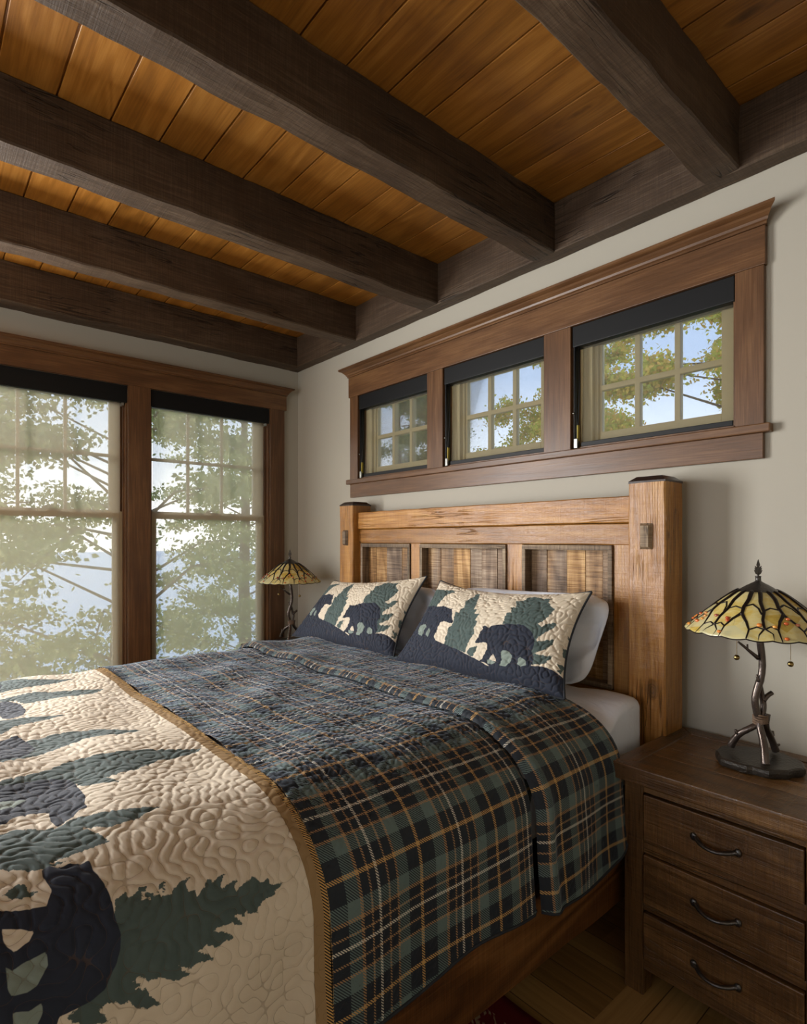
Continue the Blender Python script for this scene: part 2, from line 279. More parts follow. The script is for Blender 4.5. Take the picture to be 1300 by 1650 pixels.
# ---- shared surface functions (bed linen) ----
ZT=0.885            # top of the quilt
def quilt_profile():
    """right half cross-section (x,z), densely sampled, with arc length u (u=0 at x=2.68)"""
    pts=[(x,ZT) for x in np.linspace(1.89,2.60,60)]
    a,b=0.315,0.215; cx_,cz_=2.60,ZT-0.215
    for th in np.linspace(0,np.pi/2,60)[1:]:
        pts.append((cx_+a*np.sin(th)**0.95, cz_+b*np.cos(th)**0.95))
    for k,z in enumerate(np.linspace(cz_,0.30,40)[1:]):
        pts.append((cx_+a+0.015*np.sin((cz_-z)/0.4*np.pi/2),z))
    p=np.array(pts)
    s=np.concatenate([[0],np.cumsum(np.hypot(*np.diff(p,axis=0).T))])
    u0=np.interp(2.68,p[:60+20,0],s[:60+20])
    return p[:,0],p[:,1],s-u0
QX,QZ,QU=quilt_profile()
UMIN=QU[0]                      # bed centre x=1.89
def quilt_xz(u):
    """cross-section for any u; mirrored left of the bed centre"""
    u=np.asarray(u,float)
    um=np.where(u<UMIN,2*UMIN-u,u)
    x=np.interp(um,QU,QX); z=np.interp(um,QU,QZ)
    x=np.where(u<UMIN,2*1.89-x,x)
    # outward normal
    x2=np.interp(um+.004,QU,QX); z2=np.interp(um+.004,QU,QZ)
    x1=np.interp(um-.004,QU,QX); z1=np.interp(um-.004,QU,QZ)
    tx,tz=x2-x1,z2-z1; L=np.hypot(tx,tz)+1e-9
    nx,nz=-tz/L,tx/L
    nx=np.where(u<UMIN,-nx,nx)
    return x,z,nx,nz
# pillow: corner points bottom-left, bottom-right, top-right, top-left, thickness
SHAM_R=dict(bl=(1.88,-.595,.895),br=(2.745,-.545,.893),tr=(2.725,-.335,1.255),tl=(1.895,-.315,1.25),T=.10)
SHAM_L=dict(bl=(.955,-.595,.895),br=(1.83,-.56,.893),tr=(1.80,-.315,1.268),tl=(.955,-.30,1.20),T=.10)
def pillow_surface(S,u,v,side=1,pinch=.08,hu=None,hv=None):
    """u,v in 0..1 arrays -> xyz. side +1 front (towards -y / up), -1 back"""
    bl,br,tr,tl=[np.array(S[k],float) for k in ('bl','br','tr','tl')]
    # edges bow inward between the ears
    uu=u; vv=v
    bow_v=4*uu*(1-uu); bow_u=4*vv*(1-vv)
    u2=uu+(0.5-uu)*2*pinch*0.55*bow_u
    v2=vv+(0.5-vv)*2*pinch*bow_v*np.where(vv>.5,1.5,.1)
    u2=u2[...,None]; v2=v2[...,None]
    P=bl*(1-u2)*(1-v2)+br*u2*(1-v2)+tr*u2*v2+tl*(1-u2)*v2
    n=np.cross(br-bl,tl-bl); n/=np.linalg.norm(n)      # for bl->br x bl->tl : points towards the room (-y)
    hu=uu if hu is None else hu; hv=vv if hv is None else hv
    h=(4*hu*(1-hu)*0.999+.001)**.55*(4*hv*(1-hv)*.999+.001)**.5
    return P+n*(h*S['T']*side*(1.0 if side>0 else .6))[...,None]
# ---------------------------------------------------------------- materials
def plain(name,col,rough=.5,metal=0.0,spec=.5,bumpy=0.0,bs=200,var=0.0):
    g=G(name); co=g.obco(); c=col
    if var:
        n=g.noise(co,bs*.3,3,.6); c=g.mix(n,tuple(x*(1-var) for x in col),tuple(min(1,x*(1+var)) for x in col))
    kw=dict(Base_Color=c,Roughness=rough,Metallic=metal,Specular_IOR_Level=spec)
    if bumpy: kw['Normal']=g.bump(g.noise(co,bs,3),bumpy,.002)
    return g.out(g.pbr(**kw))
M={}
M['wall']=plain('wall_paint',sr(176,171,158),.75,spec=.2,bumpy=.05,bs=300,var=.01)
for ax in 'xyz':
    M['trim_'+ax]=wood('trim_wood_'+ax,sr(46,31,19),sr(94,64,39),sr(138,102,66),ax,rough=.36,saw=.03,knot=.05,bump=.12,spec=.45,vary=.15,grain=.8,ring_=.08,blot_=.35)
    M['beam_'+ax]=wood('beam_wood_'+ax,sr(36,27,20),sr(72,57,44),sr(122,104,84),ax,rough=.55,saw=.16,knot=.3,bump=.8,spec=.3,vary=.2,cracks=.7,ring_=.03,blot_=.22)
    M['bed_'+ax]=wood('bed_wood_'+ax,sr(74,44,14),sr(150,101,42),sr(206,160,92),ax,rough=.36,saw=.12,knot=.75,bump=.8,spec=.5,vary=.3,cracks=.5,ring_=.09,blot_=.30)
    M['ns_'+ax]=wood('nightstand_wood_'+ax,sr(36,24,13),sr(90,63,34),sr(140,104,62),ax,rough=.30,saw=.26,knot=.6,bump=.7,spec=.5,vary=.3,cracks=.4,ring_=.10,blot_=.35)
M['plank']=wood('headboard_plank_wood',sr(96,66,36),sr(160,120,74),sr(208,170,118),'z',alt=(sr(84,70,60),sr(138,120,104),sr(186,170,152)),alt_amt=.85,rough=.5,saw=.8,knot=.6,bump=.7,vary=.35)
M['grey_x']=wood('weathered_wood_x',sr(66,55,44),sr(122,104,84),sr(166,148,122),'x',rough=.6,saw=.5,knot=.2,bump=.6,cracks=.6)
M['grey_z']=wood('weathered_wood_z',sr(66,55,44),sr(122,104,84),sr(166,148,122),'z',rough=.6,saw=.5,knot=.2,bump=.6,cracks=.6)
M['ceil']=wood('ceiling_plank_wood',sr(86,52,15),sr(146,96,36),sr(184,132,62),'x',rough=.36,saw=.02,knot=.8,bump=.12,spec=.4,vary=.34,grain=1.4,ring_=.10,blot_=.40)
M['rail']=wood('bed_rail_wood',sr(46,26,12),sr(96,60,28),sr(134,92,50),'y',rough=.4,saw=.3,knot=.8,bump=.4,spec=.4,vary=.2)
M['post_r']=wood('right_post_wood',sr(74,44,14),sr(150,101,42),sr(206,160,92),'z',rough=.34,saw=.10,knot=.3,bump=.9,spec=.5,vary=.1,cracks=.6,ring_=.07,blot_=.30,spots=[(.994,-.095,KZ,.030),(1.042,-.013,1.557,.009),(1.042,-.069,1.468,.010)])
M['cap']=plain('dark_post_cap',sr(42,24,16),.3,spec=.5,bumpy=.3,bs=60)
M['black']=plain('black_cassette',sr(9,11,13),.5,spec=.3,bumpy=.05)
M['sash']=plain('sash_clad_paint',sr(186,170,140),.5,bumpy=.03)
M['sash2']=plain('transom_sash_paint',sr(228,214,164),.5,bumpy=.03)
M['metal']=plain('dark_iron',sr(88,85,82),.38,.9,bumpy=.5,bs=180)
M['bronze']=plain('bronze_lamp',sr(84,74,68),.26,.7,bumpy=.5,bs=70,var=.3)
M['slice']=plain('bronze_log_slice',sr(62,57,51),.30,.55,bumpy=1.0,bs=110,var=.3)
M['brass']=plain('brass_ball',sr(150,128,80),.28,1.0,bumpy=.05)
M['steel']=plain('steel_fitting',sr(170,170,165),.3,.9,bumpy=.05)
M['ribbon']=plain('yellow_ribbon',sr(168,150,50),.6,bumpy=.1)
M['rope']=plain('rope_binding',sr(110,88,70),.8,bumpy=.9,bs=500,var=.4)
M['lead']=plain('lead_came',sr(38,30,26),.35,.6,bumpy=.4,bs=150)
M['boxspring']=plain('black_box_spring_cloth',sr(18,18,20),.9,bumpy=.2)
M['bind']=plain('dark_binding',sr(28,32,38),.8,bumpy=.2,bs=500)
M['backing']=plain('black_sham_back',sr(22,24,30),.8,bumpy=.2,bs=300)
def m_floor():
    g=G('oak_floor'); co=g.obco()
    sep=g.n('SeparateXYZ',{},Vector=co)
    x,y=sep.outputs[0],sep.outputs[1]
    right=g.m('GREATER_THAN',x,2.955)
    def field(a,b,ob):   # planks long in a, .11 wide in b
        row=g.m('FLOOR',g.m('DIVIDE',g.m('ADD',b,ob),.11))
        sh=g.n('TexWhiteNoise',{'noise_dimensions':'1D'},W=row).outputs[0]
        col=g.m('FLOOR',g.m('ADD',g.m('DIVIDE',a,.9),sh))
        idn=g.n('TexWhiteNoise',{'noise_dimensions':'2D'},Vector=g.n('CombineXYZ',{},X=row,Y=col).outputs[0]).outputs[0]
        fb=g.m('FRACT',g.m('DIVIDE',g.m('ADD',b,ob),.11)); gap=g.m('MINIMUM',fb,g.m('SUBTRACT',1.0,fb))
        gm=g.sstep(gap,.006,.02)
        v=g.n('CombineXYZ',{},X=g.m('MULTIPLY',a,2.0),Y=g.m('MULTIPLY',b,60.0),Z=g.m('MULTIPLY',idn,9.0)).outputs[0]
        n=g.noise(v,1.0,4,.6,.5); return idn,gm,n
    i1,g1,n1=field(x,y,.706+.11*40); i2,g2,n2=field(y,x,.025)
    idn=g.m('ADD',g.m('MULTIPLY',i1,g.m('SUBTRACT',1.0,right)),g.m('MULTIPLY',i2,right))
    gm=g.m('ADD',g.m('MULTIPLY',g1,g.m('SUBTRACT',1.0,right)),g.m('MULTIPLY',g2,right))
    n=g.m('ADD',g.m('MULTIPLY',n1,g.m('SUBTRACT',1.0,right)),g.m('MULTIPLY',n2,right))
    c=g.ramp(g.m('ADD',g.m('MULTIPLY',n,.6),g.m('MULTIPLY',idn,.4)),[(.2,sr(104,76,40)),(.5,sr(142,108,62)),(.8,sr(172,138,86))])
    c=g.mix(gm,sr(50,34,18),c)
    return g.out(g.pbr(Base_Color=c,Roughness=.35,Specular_IOR_Level=.4,Normal=g.bump(g.m('ADD',gm,g.m('MULTIPLY',n,.2)),.2,.003)))
M['floor']=m_floor()
def m_fabric_white():
    g=G('white_cotton'); co=g.obco()
    n=g.noise(co,5,3,.5,.4); n2=g.noise(g.mapping(co,scale=(6,22,10)),1,3,.5,1.2)
    return g.out(g.pbr(Base_Color=sr(220,225,235),Roughness=.85,Specular_IOR_Level=.2,Sheen_Weight=.15,Normal=g.bump(g.m('ADD',n,g.m('MULTIPLY',n2,.6)),.35,.02)))
M['white']=m_fabric_white()
def thread(g,uv,f=900):
    return g.noise(g.vm('MULTIPLY',uv,(f,f,f)),1.0,1,.5)
def m_print(name,scale_noise,edge,bright=1.0):
    """printed cotton: cream ground, green firs, navy bears; each region is a signed distance attribute"""
    g=G(name); uv=g.attr('quv','Vector')
    jag=g.m('MULTIPLY',g.m('SUBTRACT',g.noise(uv,scale_noise,3,.7),.5),edge)
    jag2=g.m('MULTIPLY',g.m('SUBTRACT',g.noise(uv,scale_noise*.35,2,.5),.5),edge*.25)
    w=.0008
    def reg(a,j): return g.sstep(g.m('ADD',g.attr(a),j),-w,w)
    var=g.noise(uv,9,3,.6)
    cream=g.mix(var,sr(200,187,164),sr(216,204,184))
    green=g.mix(g.noise(uv,22,3,.6),sr(62,76,74),sr(84,98,94))
    navy=g.mix(var,sr(30,35,46),sr(42,48,62))
    gap=g.mix(var,sr(116,128,120),sr(134,146,136))
    c=g.mix(reg('green',jag),cream,green)
    c=g.mix(reg('navy',jag2),c,navy)
    c=g.mix(reg('tan',jag2),c,cream)
    c=g.mix(reg('gap',jag2),c,gap)
    st=g.sstep(g.m('ABSOLUTE',g.attr('st')),.12,.04)
    c=g.mix(g.m('MULTIPLY',st,.6),c,g.mix(.5,c,sr(96,72,48)))
    t=thread(g,uv)
    return g.out(g.pbr(Base_Color=c,Roughness=.8,Specular_IOR_Level=.25,Sheen_Weight=.12,Sheen_Roughness=.4,
        Normal=g.bump(g.m('SUBTRACT',g.m('MULTIPLY',t,.25),g.m('MULTIPLY',st,.8)),.35,.0012)))
M['print']=m_print('bear_print_cotton',95,.014)
M['print2']=m_print('sham_print_cotton',75,.016)
def m_plaid():
    g=G('plaid_cotton'); uv=g.attr('quv','Vector')
    sep=g.n('SeparateXYZ',{},Vector=uv); u,v=sep.outputs[0],sep.outputs[1]
    navy=sr(24,29,36); green=sr(98,116,112); tan=sr(170,134,92); gold=sr(196,156,92); white=sr(214,208,192)
    def band(c,period,phase):
        f=g.m('FRACT',g.m('DIVIDE',g.m('ADD',c,phase),period))
        stops=[(0,gold),(.016,navy),(.175,green),(.295,tan),(.325,navy),(.405,tan),(.425,navy),(.487,white),(.515,navy),(.600,tan),(.620,navy),(.700,tan),(.725,green),(.845,navy),(.984,gold)]
        col=g.ramp(f,stops,'CONSTANT')
        on=g.ramp(f,[(p,0.0 if c_ is navy else 1.0) for p,c_ in stops],'CONSTANT')
        gr=g.ramp(f,[(p,1.0 if c_ is green else 0.0) for p,c_ in stops],'CONSTANT')
        return col,on,gr
    cu,ou,gu=band(u,.268,-.0+.268*10); cvv,ov,gv=band(v,.258,1.636+.258*10)
    tw=g.m('GREATER_THAN',g.m('SINE',g.m('MULTIPLY',g.m('SUBTRACT',u,v),2*PI/.0062)),-.05)
    # u-bands lie on the twill ribs, v-bands between them
    a=g.mix(ou,navy,cu); b=g.mix(ov,navy,cvv)
    c=g.mix(tw,b,a)
    both=g.m('MULTIPLY',gu,gv)
    c=g.mix(both,c,green)
    var=g.noise(uv,12,3,.6)
    c=g.mix(g.m('MULTIPLY',var,.35),c,g.mix(.5,c,sr(60,74,84)))
    st=g.sstep(g.m('ABSOLUTE',g.attr('st')),.08,.03)
    c=g.mix(g.m('MULTIPLY',st,.35),c,sr(16,18,22))
    t=thread(g,uv)
    return g.out(g.pbr(Base_Color=c,Roughness=.72,Specular_IOR_Level=.35,Sheen_Weight=.55,Sheen_Roughness=.3,Sheen_Tint=(*sr(190,205,225),1),
        Normal=g.bump(g.m('SUBTRACT',g.m('MULTIPLY',t,.3),g.m('MULTIPLY',st,.8)),.4,.0012)))
M['plaid']=m_plaid()
def m_stripe():
    g=G('tan_edge_cotton'); uv=g.attr('quv','Vector'); sep=g.n('SeparateXYZ',{},Vector=uv)
    tw=g.m('GREATER_THAN',g.m('SINE',g.m('MULTIPLY',g.m('SUBTRACT',sep.outputs[0],sep.outputs[1]),2*PI/.0062)),0)
    edge=g.m('GREATER_THAN',sep.outputs[1],-1.645)
    c=g.mix(g.m('MULTIPLY',edge,1.0),sr(146,120,84),g.mix(tw,sr(24,29,36),sr(196,156,92)))
    st=g.sstep(g.m('ABSOLUTE',g.attr('st')),.08,.03)
    c=g.mix(g.m('MULTIPLY',st,.3),c,sr(80,60,38))
    return g.out(g.pbr(Base_Color=c,Roughness=.8,Specular_IOR_Level=.2,Normal=g.bump(thread(g,uv),.2,.001)))
M['stripe']=m_stripe()
def m_shade(name,col,transp,tl=.6,wv=1400):
    g=G(name); co=g.obco()
    n=g.noise(g.mapping(co,scale=(1,wv*.06,wv)),1,2,.6)
    n2=g.noise(g.mapping(co,scale=(wv,wv,wv*.05)),1,2,.6)
    c=g.mix(g.m('MULTIPLY',g.m('ADD',n,n2),.5),tuple(x*.8 for x in col),tuple(min(1,x*1.2) for x in col))
    d=g.n('BsdfDiffuse',{},Color=c); t=g.n('BsdfTranslucent',{},Color=c)
    m1=g.n('MixShader',{},i0=tl,i1=d.outputs[0],i2=t.outputs[0])
    tr=g.n('BsdfTransparent',{},Color=(1,1,1))
    m2=g.n('MixShader',{},i0=transp,i1=m1.outputs[0],i2=tr.outputs[0])
    return g.out(m2.outputs[0])
M['shade_l']=m_shade('pale_screen_fabric',sr(232,222,200),.56)
M['shade_r']=m_shade('grey_screen_fabric',sr(140,134,120),.68)
def m_glass():
    g=G('window_glass')
    gl=g.n('BsdfGlossy',{},Color=(1,1,1),Roughness=.02); tr=g.n('BsdfTransparent',{},Color=(.97,.985,.98))
    f=g.n('Fresnel',{},IOR=1.45)
    return g.out(g.n('MixShader',{},i0=g.m('MULTIPLY',f.outputs[0],.8),i1=tr.outputs[0],i2=gl.outputs[0]).outputs[0])
M['glass']=m_glass()
def m_stained():
    g=G('stained_glass'); co=g.obco()
    v=g.n('TexVoronoi',{'feature':'F1'},Vector=g.mapping(co,scale=(9,9,16)),Scale=1.0).outputs['Color']
    vs=g.n('SeparateColor',{},Color=v).outputs[0]
    n=g.noise(g.mapping(co,scale=(22,22,50)),1,4,.6,1.5)
    f=g.m('ADD',g.m('MULTIPLY',vs,.5),g.m('MULTIPLY',n,.5))
    c=g.ramp(f,[(.2,sr(206,170,60)),(.42,sr(232,208,112)),(.6,sr(242,230,168)),(.85,sr(226,222,180))])
    d=g.pbr(Base_Color=c,Roughness=.18,Specular_IOR_Level=.5,Normal=g.bump(n,.25,.004))
    t=g.n('BsdfTranslucent',{},Color=c)
    return g.out(g.n('MixShader',{},i0=.4,i1=d,i2=t.outputs[0]).outputs[0])
M['stained']=m_stained()
def m_bead():
    g=G('amber_bead'); r=g.n('ObjectInfo').outputs['Random']
    c=g.ramp(r,[(0,sr(170,60,20)),(.4,sr(214,110,40)),(.7,sr(226,160,70)),(1,sr(150,70,60))])
    return g.out(g.pbr(Base_Color=c,Roughness=.1,Specular_IOR_Level=.6,Coat_Weight=.5,Normal=g.bump(g.noise(g.obco(),80),.1,.002)))
M['bead']=m_bead()
def m_rug():
    g=G('red_rug_wool'); co=g.obco()
    v=g.n('TexVoronoi',{'feature':'DISTANCE_TO_EDGE'},Vector=g.mapping(co,scale=(14,14,1),rot=(0,0,.6)),Scale=1.0).outputs[0]
    w=g.n('TexWave',{'wave_type':'BANDS','bands_direction':'DIAGONAL'},Vector=co,Scale=28.0,Distortion=6.0,Detail=1.0).outputs[1]
    ln=g.m('MULTIPLY',g.sstep(v,.10,.03),g.m('GREATER_THAN',w,.5))
    sep=g.n('SeparateXYZ',{},Vector=co)
    inside=g.m('LESS_THAN',sep.outputs[1],-.93)
    c=g.mix(g.m('MULTIPLY',ln,inside),sr(92,22,26),sr(150,128,100))
    c=g.mix(g.m('MULTIPLY',g.sstep(g.noise(co,7,2),.5,.56),inside),c,g.mix(.6,c,sr(22,14,14)))
    return g.out(g.pbr(Base_Color=c,Roughness=.95,Specular_IOR_Level=.1,Normal=g.bump(g.noise(co,420,2),.6,.004)))
M['rug']=m_rug()
def m_leaf(name,a,b,c3):
    g=G(name); r=g.attr('lr'); c=g.ramp(r,[(0,a),(.5,b),(1,c3)])
    d=g.n('BsdfDiffuse',{},Color=c); t=g.n('BsdfTranslucent',{},Color=c)
    return g.out(g.n('MixShader',{},i0=.5,i1=d.outputs[0],i2=t.outputs[0]).outputs[0])
M['leaf_g']=m_leaf('leaf_green',sr(96,122,62),sr(158,172,104),sr(216,212,150))
M['leaf_y']=m_leaf('leaf_autumn',sr(176,190,80),sr(216,208,100),sr(236,190,110))
M['leaf_p']=m_leaf('needle_green',sr(96,124,84),sr(140,160,100),sr(180,190,110))
M['bark']=plain('bark',sr(92,80,68),.9,bumpy=.8,bs=30,var=.4)
M['grass']=plain('lawn',sr(96,116,60),.95,bumpy=.6,bs=40,var=.3)
M['water']=plain('lake_water',sr(190,205,210),.25,spec=1.0,bumpy=.3,bs=2.5)
# ================================================================ room shell
ZC=2.97; RX=4.9; RY=-5.2; TH=.16
def struct(name,mb,mat,bevel=0,parent=None):
    o=obj(name,mb,mat,parent,bevel)
    if parent is None: o['kind']='structure'
    return o
struct('floor',MB().box(-.16,RX+.16,RY-.16,.16,-.12,0),M['floor'])
def wall_with_holes(name,axis,at0,at1,a0,a1,z0,z1,holes):
    """holes: (a0,a1,z0,z1); wall slab between at0..at1 in the thin axis"""
    mb=MB(); aa=sorted({a0,a1,*[h[0] for h in holes],*[h[1] for h in holes]}); zz=sorted({z0,z1,*[h[2] for h in holes],*[h[3] for h in holes]})
    for i in range(len(aa)-1):
        for j in range(len(zz)-1):
            ca=(aa[i]+aa[i+1])/2;cz=(zz[j]+zz[j+1])/2
            if any(h[0]<ca<h[1] and h[2]<cz<h[3] for h in holes): continue
            if axis=='x': mb.box(aa[i],aa[i+1],at0,at1,zz[j],zz[j+1])
            else: mb.box(at0,at1,aa[i],aa[i+1],zz[j],zz[j+1])
    return struct(name,mb,M['wall'])
TR=[(.808,1.484),(1.611,2.285),(2.429,3.107)]     # transom openings
TZ0,TZ1=1.856,2.412
wall_with_holes('wall_back','x',0,TH,-TH,RX+TH,0,ZC+.1,[(a,b,TZ0,TZ1) for a,b in TR])
LW=[(-1.097,-.244),(-2.085,-1.232)]               # double-hung openings
LZ0,LZ1=.46,2.43
LH=[(-3.35,-2.50),(-4.33,-3.48)]                  # second pair further along the wall, behind the photographer's left
wall_with_holes('wall_left','y',-TH,0,RY,0,0,ZC+.1,[(a,b,LZ0,LZ1) for a,b in LW+LH])
FH=(1.0,3.6,.70,2.43)  # opening for the added fill window
wall_with_holes('wall_front','x',RY-TH,RY,-TH,RX+TH,0,ZC+.1,[FH])
RH=(-4.4,-2.9,.9,2.3)
wall_with_holes('wall_right','y',RX,RX+TH,RY,0,0,ZC+.1,[])
# ceiling: tongue and groove planks, each .17 wide, running along x
mb=MB(); k=0
y=-.024+.17
while y>RY-.1:
    mb.box(-TH,RX+TH,y-.17+.0030,y-.0030,ZC,ZC+.02,bid=k*.731%7.0); y-=.17; k+=1
mb.box(-TH,RX+TH,RY-TH,TH,ZC+.012,ZC+.12,bid=3.3)
struct('ceiling',mb,M['ceil'],bevel=.002)
# beams
def beam(x0,x1,label,i):
    mb=MB().rough(x0,x1,RY,-.078,2.748,ZC+.002,'y',seg=.045,amp=.0045,cham=.006,bid=i*1.7,sd=i*3.1)
    o=obj('ceiling_beam',mb,M['beam_y']); tag(o,label,'ceiling beam','rough sawn joists under the ceiling','structure')
beam(-.002,.125,'dark rough beam running against the top of the left window wall',0)
beam(.755,.873,'dark rough joist, first one out from the window wall',1)
beam(1.505,1.633,'dark rough joist, second one out from the window wall',2)
beam(2.262,2.386,'dark rough joist, third out from the window wall, crossing above the bed',3)
beam(3.020,3.143,'dark rough joist nearest the camera at the upper right',4)
beam(3.78,3.903,'dark rough joist beyond the right edge of view',5)
o=obj('ledger_beam',MB().rough(-.002,RX,-.080,.002,2.748,ZC+.002,'x',seg=.045,amp=.003,cham=.005,bid=5.5),M['beam_x'])
tag(o,'dark ledger beam along the headboard wall carrying the joists','ceiling beam',None,'structure')
mb=MB().box(0,.82,-.016,0,0,.14).box(3.55,RX,-.016,0,0,.14)
struct('baseboard_back',mb,M['trim_x'],bevel=.003)
struct('baseboard_left',MB().box(0,.016,RY,-.02,0,.14),M['trim_y'],bevel=.003)

# ---------------- crown profile helpers
def crown_prof(d0=.022,d1=.078,z0=2.548,z1=2.602):
    """profile from the wall out: list of (depth,z)"""
    return [(0,z0),(d0+.008,z0),(d0+.008,z0+.008),(d0+.014,z0+.012),(d0+.018,z0+.02),(d0+.03,z0+.03),(d0+.036,z0+.036),(d1-.006,z0+.040),(d1,z0+.044),(d1,z1),(0,z1)]
def crown(mb,axis,a0,a1,over=.045,**k):
    pr=crown_prof(**k); n=len(pr); vs=[]
    d1=max(p[0] for p in pr)
    for e,sg in ((a0,-1),(a1,1)):
        for d,z in pr:
            a=e+sg*max(0,(d-.022))/(d1-.022)*over
            vs.append((a,-d,z) if axis=='x' else (d,a,z))
    fs=[(j,(j+1)%n,n+(j+1)%n,n+j) for j in range(n)]+[tuple(range(n-1,-1,-1)),tuple(range(n,2*n))]
    mb.add(vs,fs)
    return mb
# ---------------- transom casing (trim_1) and its three windows
t=thing('trim_1',(1.95,0,1.735),'stained wood casing framing the three high transom windows','trim',None,'structure')
mb=MB().box(.708,3.205,-.024,0,2.412,2.548); obj('head_board',mb,M['trim_x'],t,.002)
obj('crown_moulding',crown(MB(),'x',.708,3.205),M['trim_x'],t)
for a,b in ((.722,.808),(1.484,1.611),(2.285,2.429),(3.107,3.200)):
    obj('casing_board',MB().box(a,b,-.021,0,1.85,2.412,bid=a),M['trim_z'],t,.002)
obj('sill',MB().box(.690,3.222,-.034,.03,1.826,1.857),M['trim_x'],t,.004)
obj('apron',MB().box(.722,3.197,-.020,0,1.736,1.826,bid=2),M['trim_x'],t,.002)
mb=MB()
for a,b in TR:
    for x in (a,b): mb.box(min(x,x+(.012 if x==a else -.012)),max(x,x+(.012 if x==a else -.012)),0,TH-.02,TZ0,TZ1)
    mb.box(a,b,0,TH-.02,TZ1-.012,TZ1).box(a,b,0,TH-.02,TZ0,TZ0+.012)
obj('jamb_lining',mb,M['trim_z'],t,.001)
names=['high transom window nearest the room corner','middle high transom window','high transom window nearest the camera']
SPOT=[names[0],names[1],names[2]]
for i,(a,b) in enumerate(TR):
    w=thing('window_%d'%(i+3),((a+b)/2,.08,TZ0),names[i]+', six panes behind a screen','window',None,'structure')
    mb=MB(); y0,y1=.062,.098
    gx0,gx1,gz0,gz1=a+.100,b-.075,1.932,2.329
    mb.box(a+.012,gx0-.028,y0-.02,y1+.02,TZ0+.012,TZ1-.012).box(gx0-.028,gx0-.012,y0,y1,TZ0+.02,TZ1-.02).box(gx0-.012,gx0,y0+.012,y1,TZ0+.02,TZ1-.02)
    mb.box(gx1,b-.012,y0,y1,TZ0+.012,TZ1-.012)
    mb.box(gx0,gx1,y0,y1,TZ0+.012,gz0).box(gx0,gx1,y0,y1,gz1+.02,TZ1-.012).box(gx0,gx1,y0+.01,y1,gz1,gz1+.02)
    obj('window_frame',mb,M['sash2'],w,.002)
    mb=MB(); W=(gx1-gx0)
    for f in (1/3,2/3): mb.box(gx0+W*f-.012,gx0+W*f+.012,y0+.006,y1-.002,gz0,gz1)
    mb.box(gx0,gx1,y0+.0065,y1-.0025,2.118,2.142)
    obj('muntin_bars',mb,M['sash2'],w,.003)
    obj('pane',MB().box(gx0-.004,gx1+.004,.083,.087,gz0-.004,gz1+.004),M['glass'],w)
# ---------------- left wall casing (trim_2) and double hung windows
t=thing('trim_2',(0,-1.16,LZ0),'dark stained casing around the tall pair of windows','trim',None,'structure')
obj('head_board',MB().box(0,.024,-2.215,-.112,2.43,2.540),M['trim_y'],t,.002)
obj('crown_moulding',crown(MB(),'y',-2.215,-.112,over=.04,z0=2.540,z1=2.592),M['trim_y'],t)
for a,b in ((-.244,-.128),(-1.232,-1.097),(-2.20,-2.085)):
    obj('casing_board',MB().box(0,.021,a,b,LZ0-.0,2.43,bid=a),M['trim_z'],t,.002)
obj('sill',MB().box(-.02,.045,-2.23,-.10,LZ0-.03,LZ0),M['trim_y'],t,.004)
obj('apron',MB().box(0,.02,-2.20,-.125,LZ0-.12,LZ0-.03),M['trim_y'],t,.002)
mb=MB()
for a,b in LW:
    mb.box(-TH+.02,0,a,a+.012,LZ0,LZ1).box(-TH+.02,0,b-.012,b,LZ0,LZ1).box(-TH+.02,0,a,b,LZ1-.012,LZ1).box(-TH+.02,0,a,b,LZ0,LZ0+.012)
    for y in (a+.012,b-.012): mb.box(-.046,-.034,y-.008,y+.008,LZ0,LZ1); mb.box(-.092,-.084,y-.010,y+.010,LZ0,LZ1)
obj('jamb_lining',mb,M['trim_z'],t,.002)
lab=['tall double-hung window beside the room corner','tall double-hung window at the left edge of view']
for i,(a,b) in enumerate(LW):
    w=thing('window_%d'%(i+1),(-.07,(a+b)/2,LZ0),lab[i]+', six panes over one','window',None,'structure')
    A,B=a+.012,b-.012
    g0,g1=A+.028,B-.074      # glass (upper)
    u=thing('upper_sash',(0,0,0),None,None); u.parent=w; u.location=(0,0,0)
    mb=MB(); x0,x1=-.118,-.088
    mb.box(x0,x1,A,g0,1.61,LZ1-.012).box(x0,x1,g1,B,1.61,LZ1-.012).box(x0,x1,g0,g1,2.35,LZ1-.012).box(x0,x1,g0,g1,1.600,1.640)
    obj('sash_frame',mb,M['sash'],u,.004)
    mb=MB(); W=g1-g0
    for f in (1/3,2/3): mb.box(x0+.004,x1-.002,g0+W*f-.009,g0+W*f+.009,1.64,2.35)
    mb.box(x0+.0045,x1-.0025,g0,g1,1.978,1.998)
    obj('muntin_bars',mb,M['sash'],u,.003)
    obj('pane',MB().box(-.106,-.103,g0-.004,g1+.004,1.636,2.354),M['glass'],u)
    l=thing('lower_sash',(0,0,0),None,None); l.parent=w; l.location=(0,0,0)
    mb=MB(); x0,x1=-.082,-.048; h0,h1=A+.045,B-.062
    mb.box(x0,x1,A,h0,LZ0+.012,1.632).box(x0,x1,h1,B,LZ0+.012,1.632).box(x0,x1,h0,h1,1.590,1.632).box(x0,x1,h0,h1,LZ0+.012,LZ0+.08)
    obj('sash_frame',mb,M['sash'],l,.004)
    obj('pane',MB().box(-.068,-.065,h0-.004,h1+.004,LZ0+.07,1.594),M['glass'],l)
    mb=MB(); yc=(A+B)/2
    mb.box(-.082,-.055,yc-.03,yc+.03,1.632,1.642); mb.tube([(-.065,yc-.025,1.645),(-.065,yc,1.652),(-.06,yc+.03,1.656)],[.006,.008,.004],8)
    obj('sash_lock',mb,M['metal'],l)
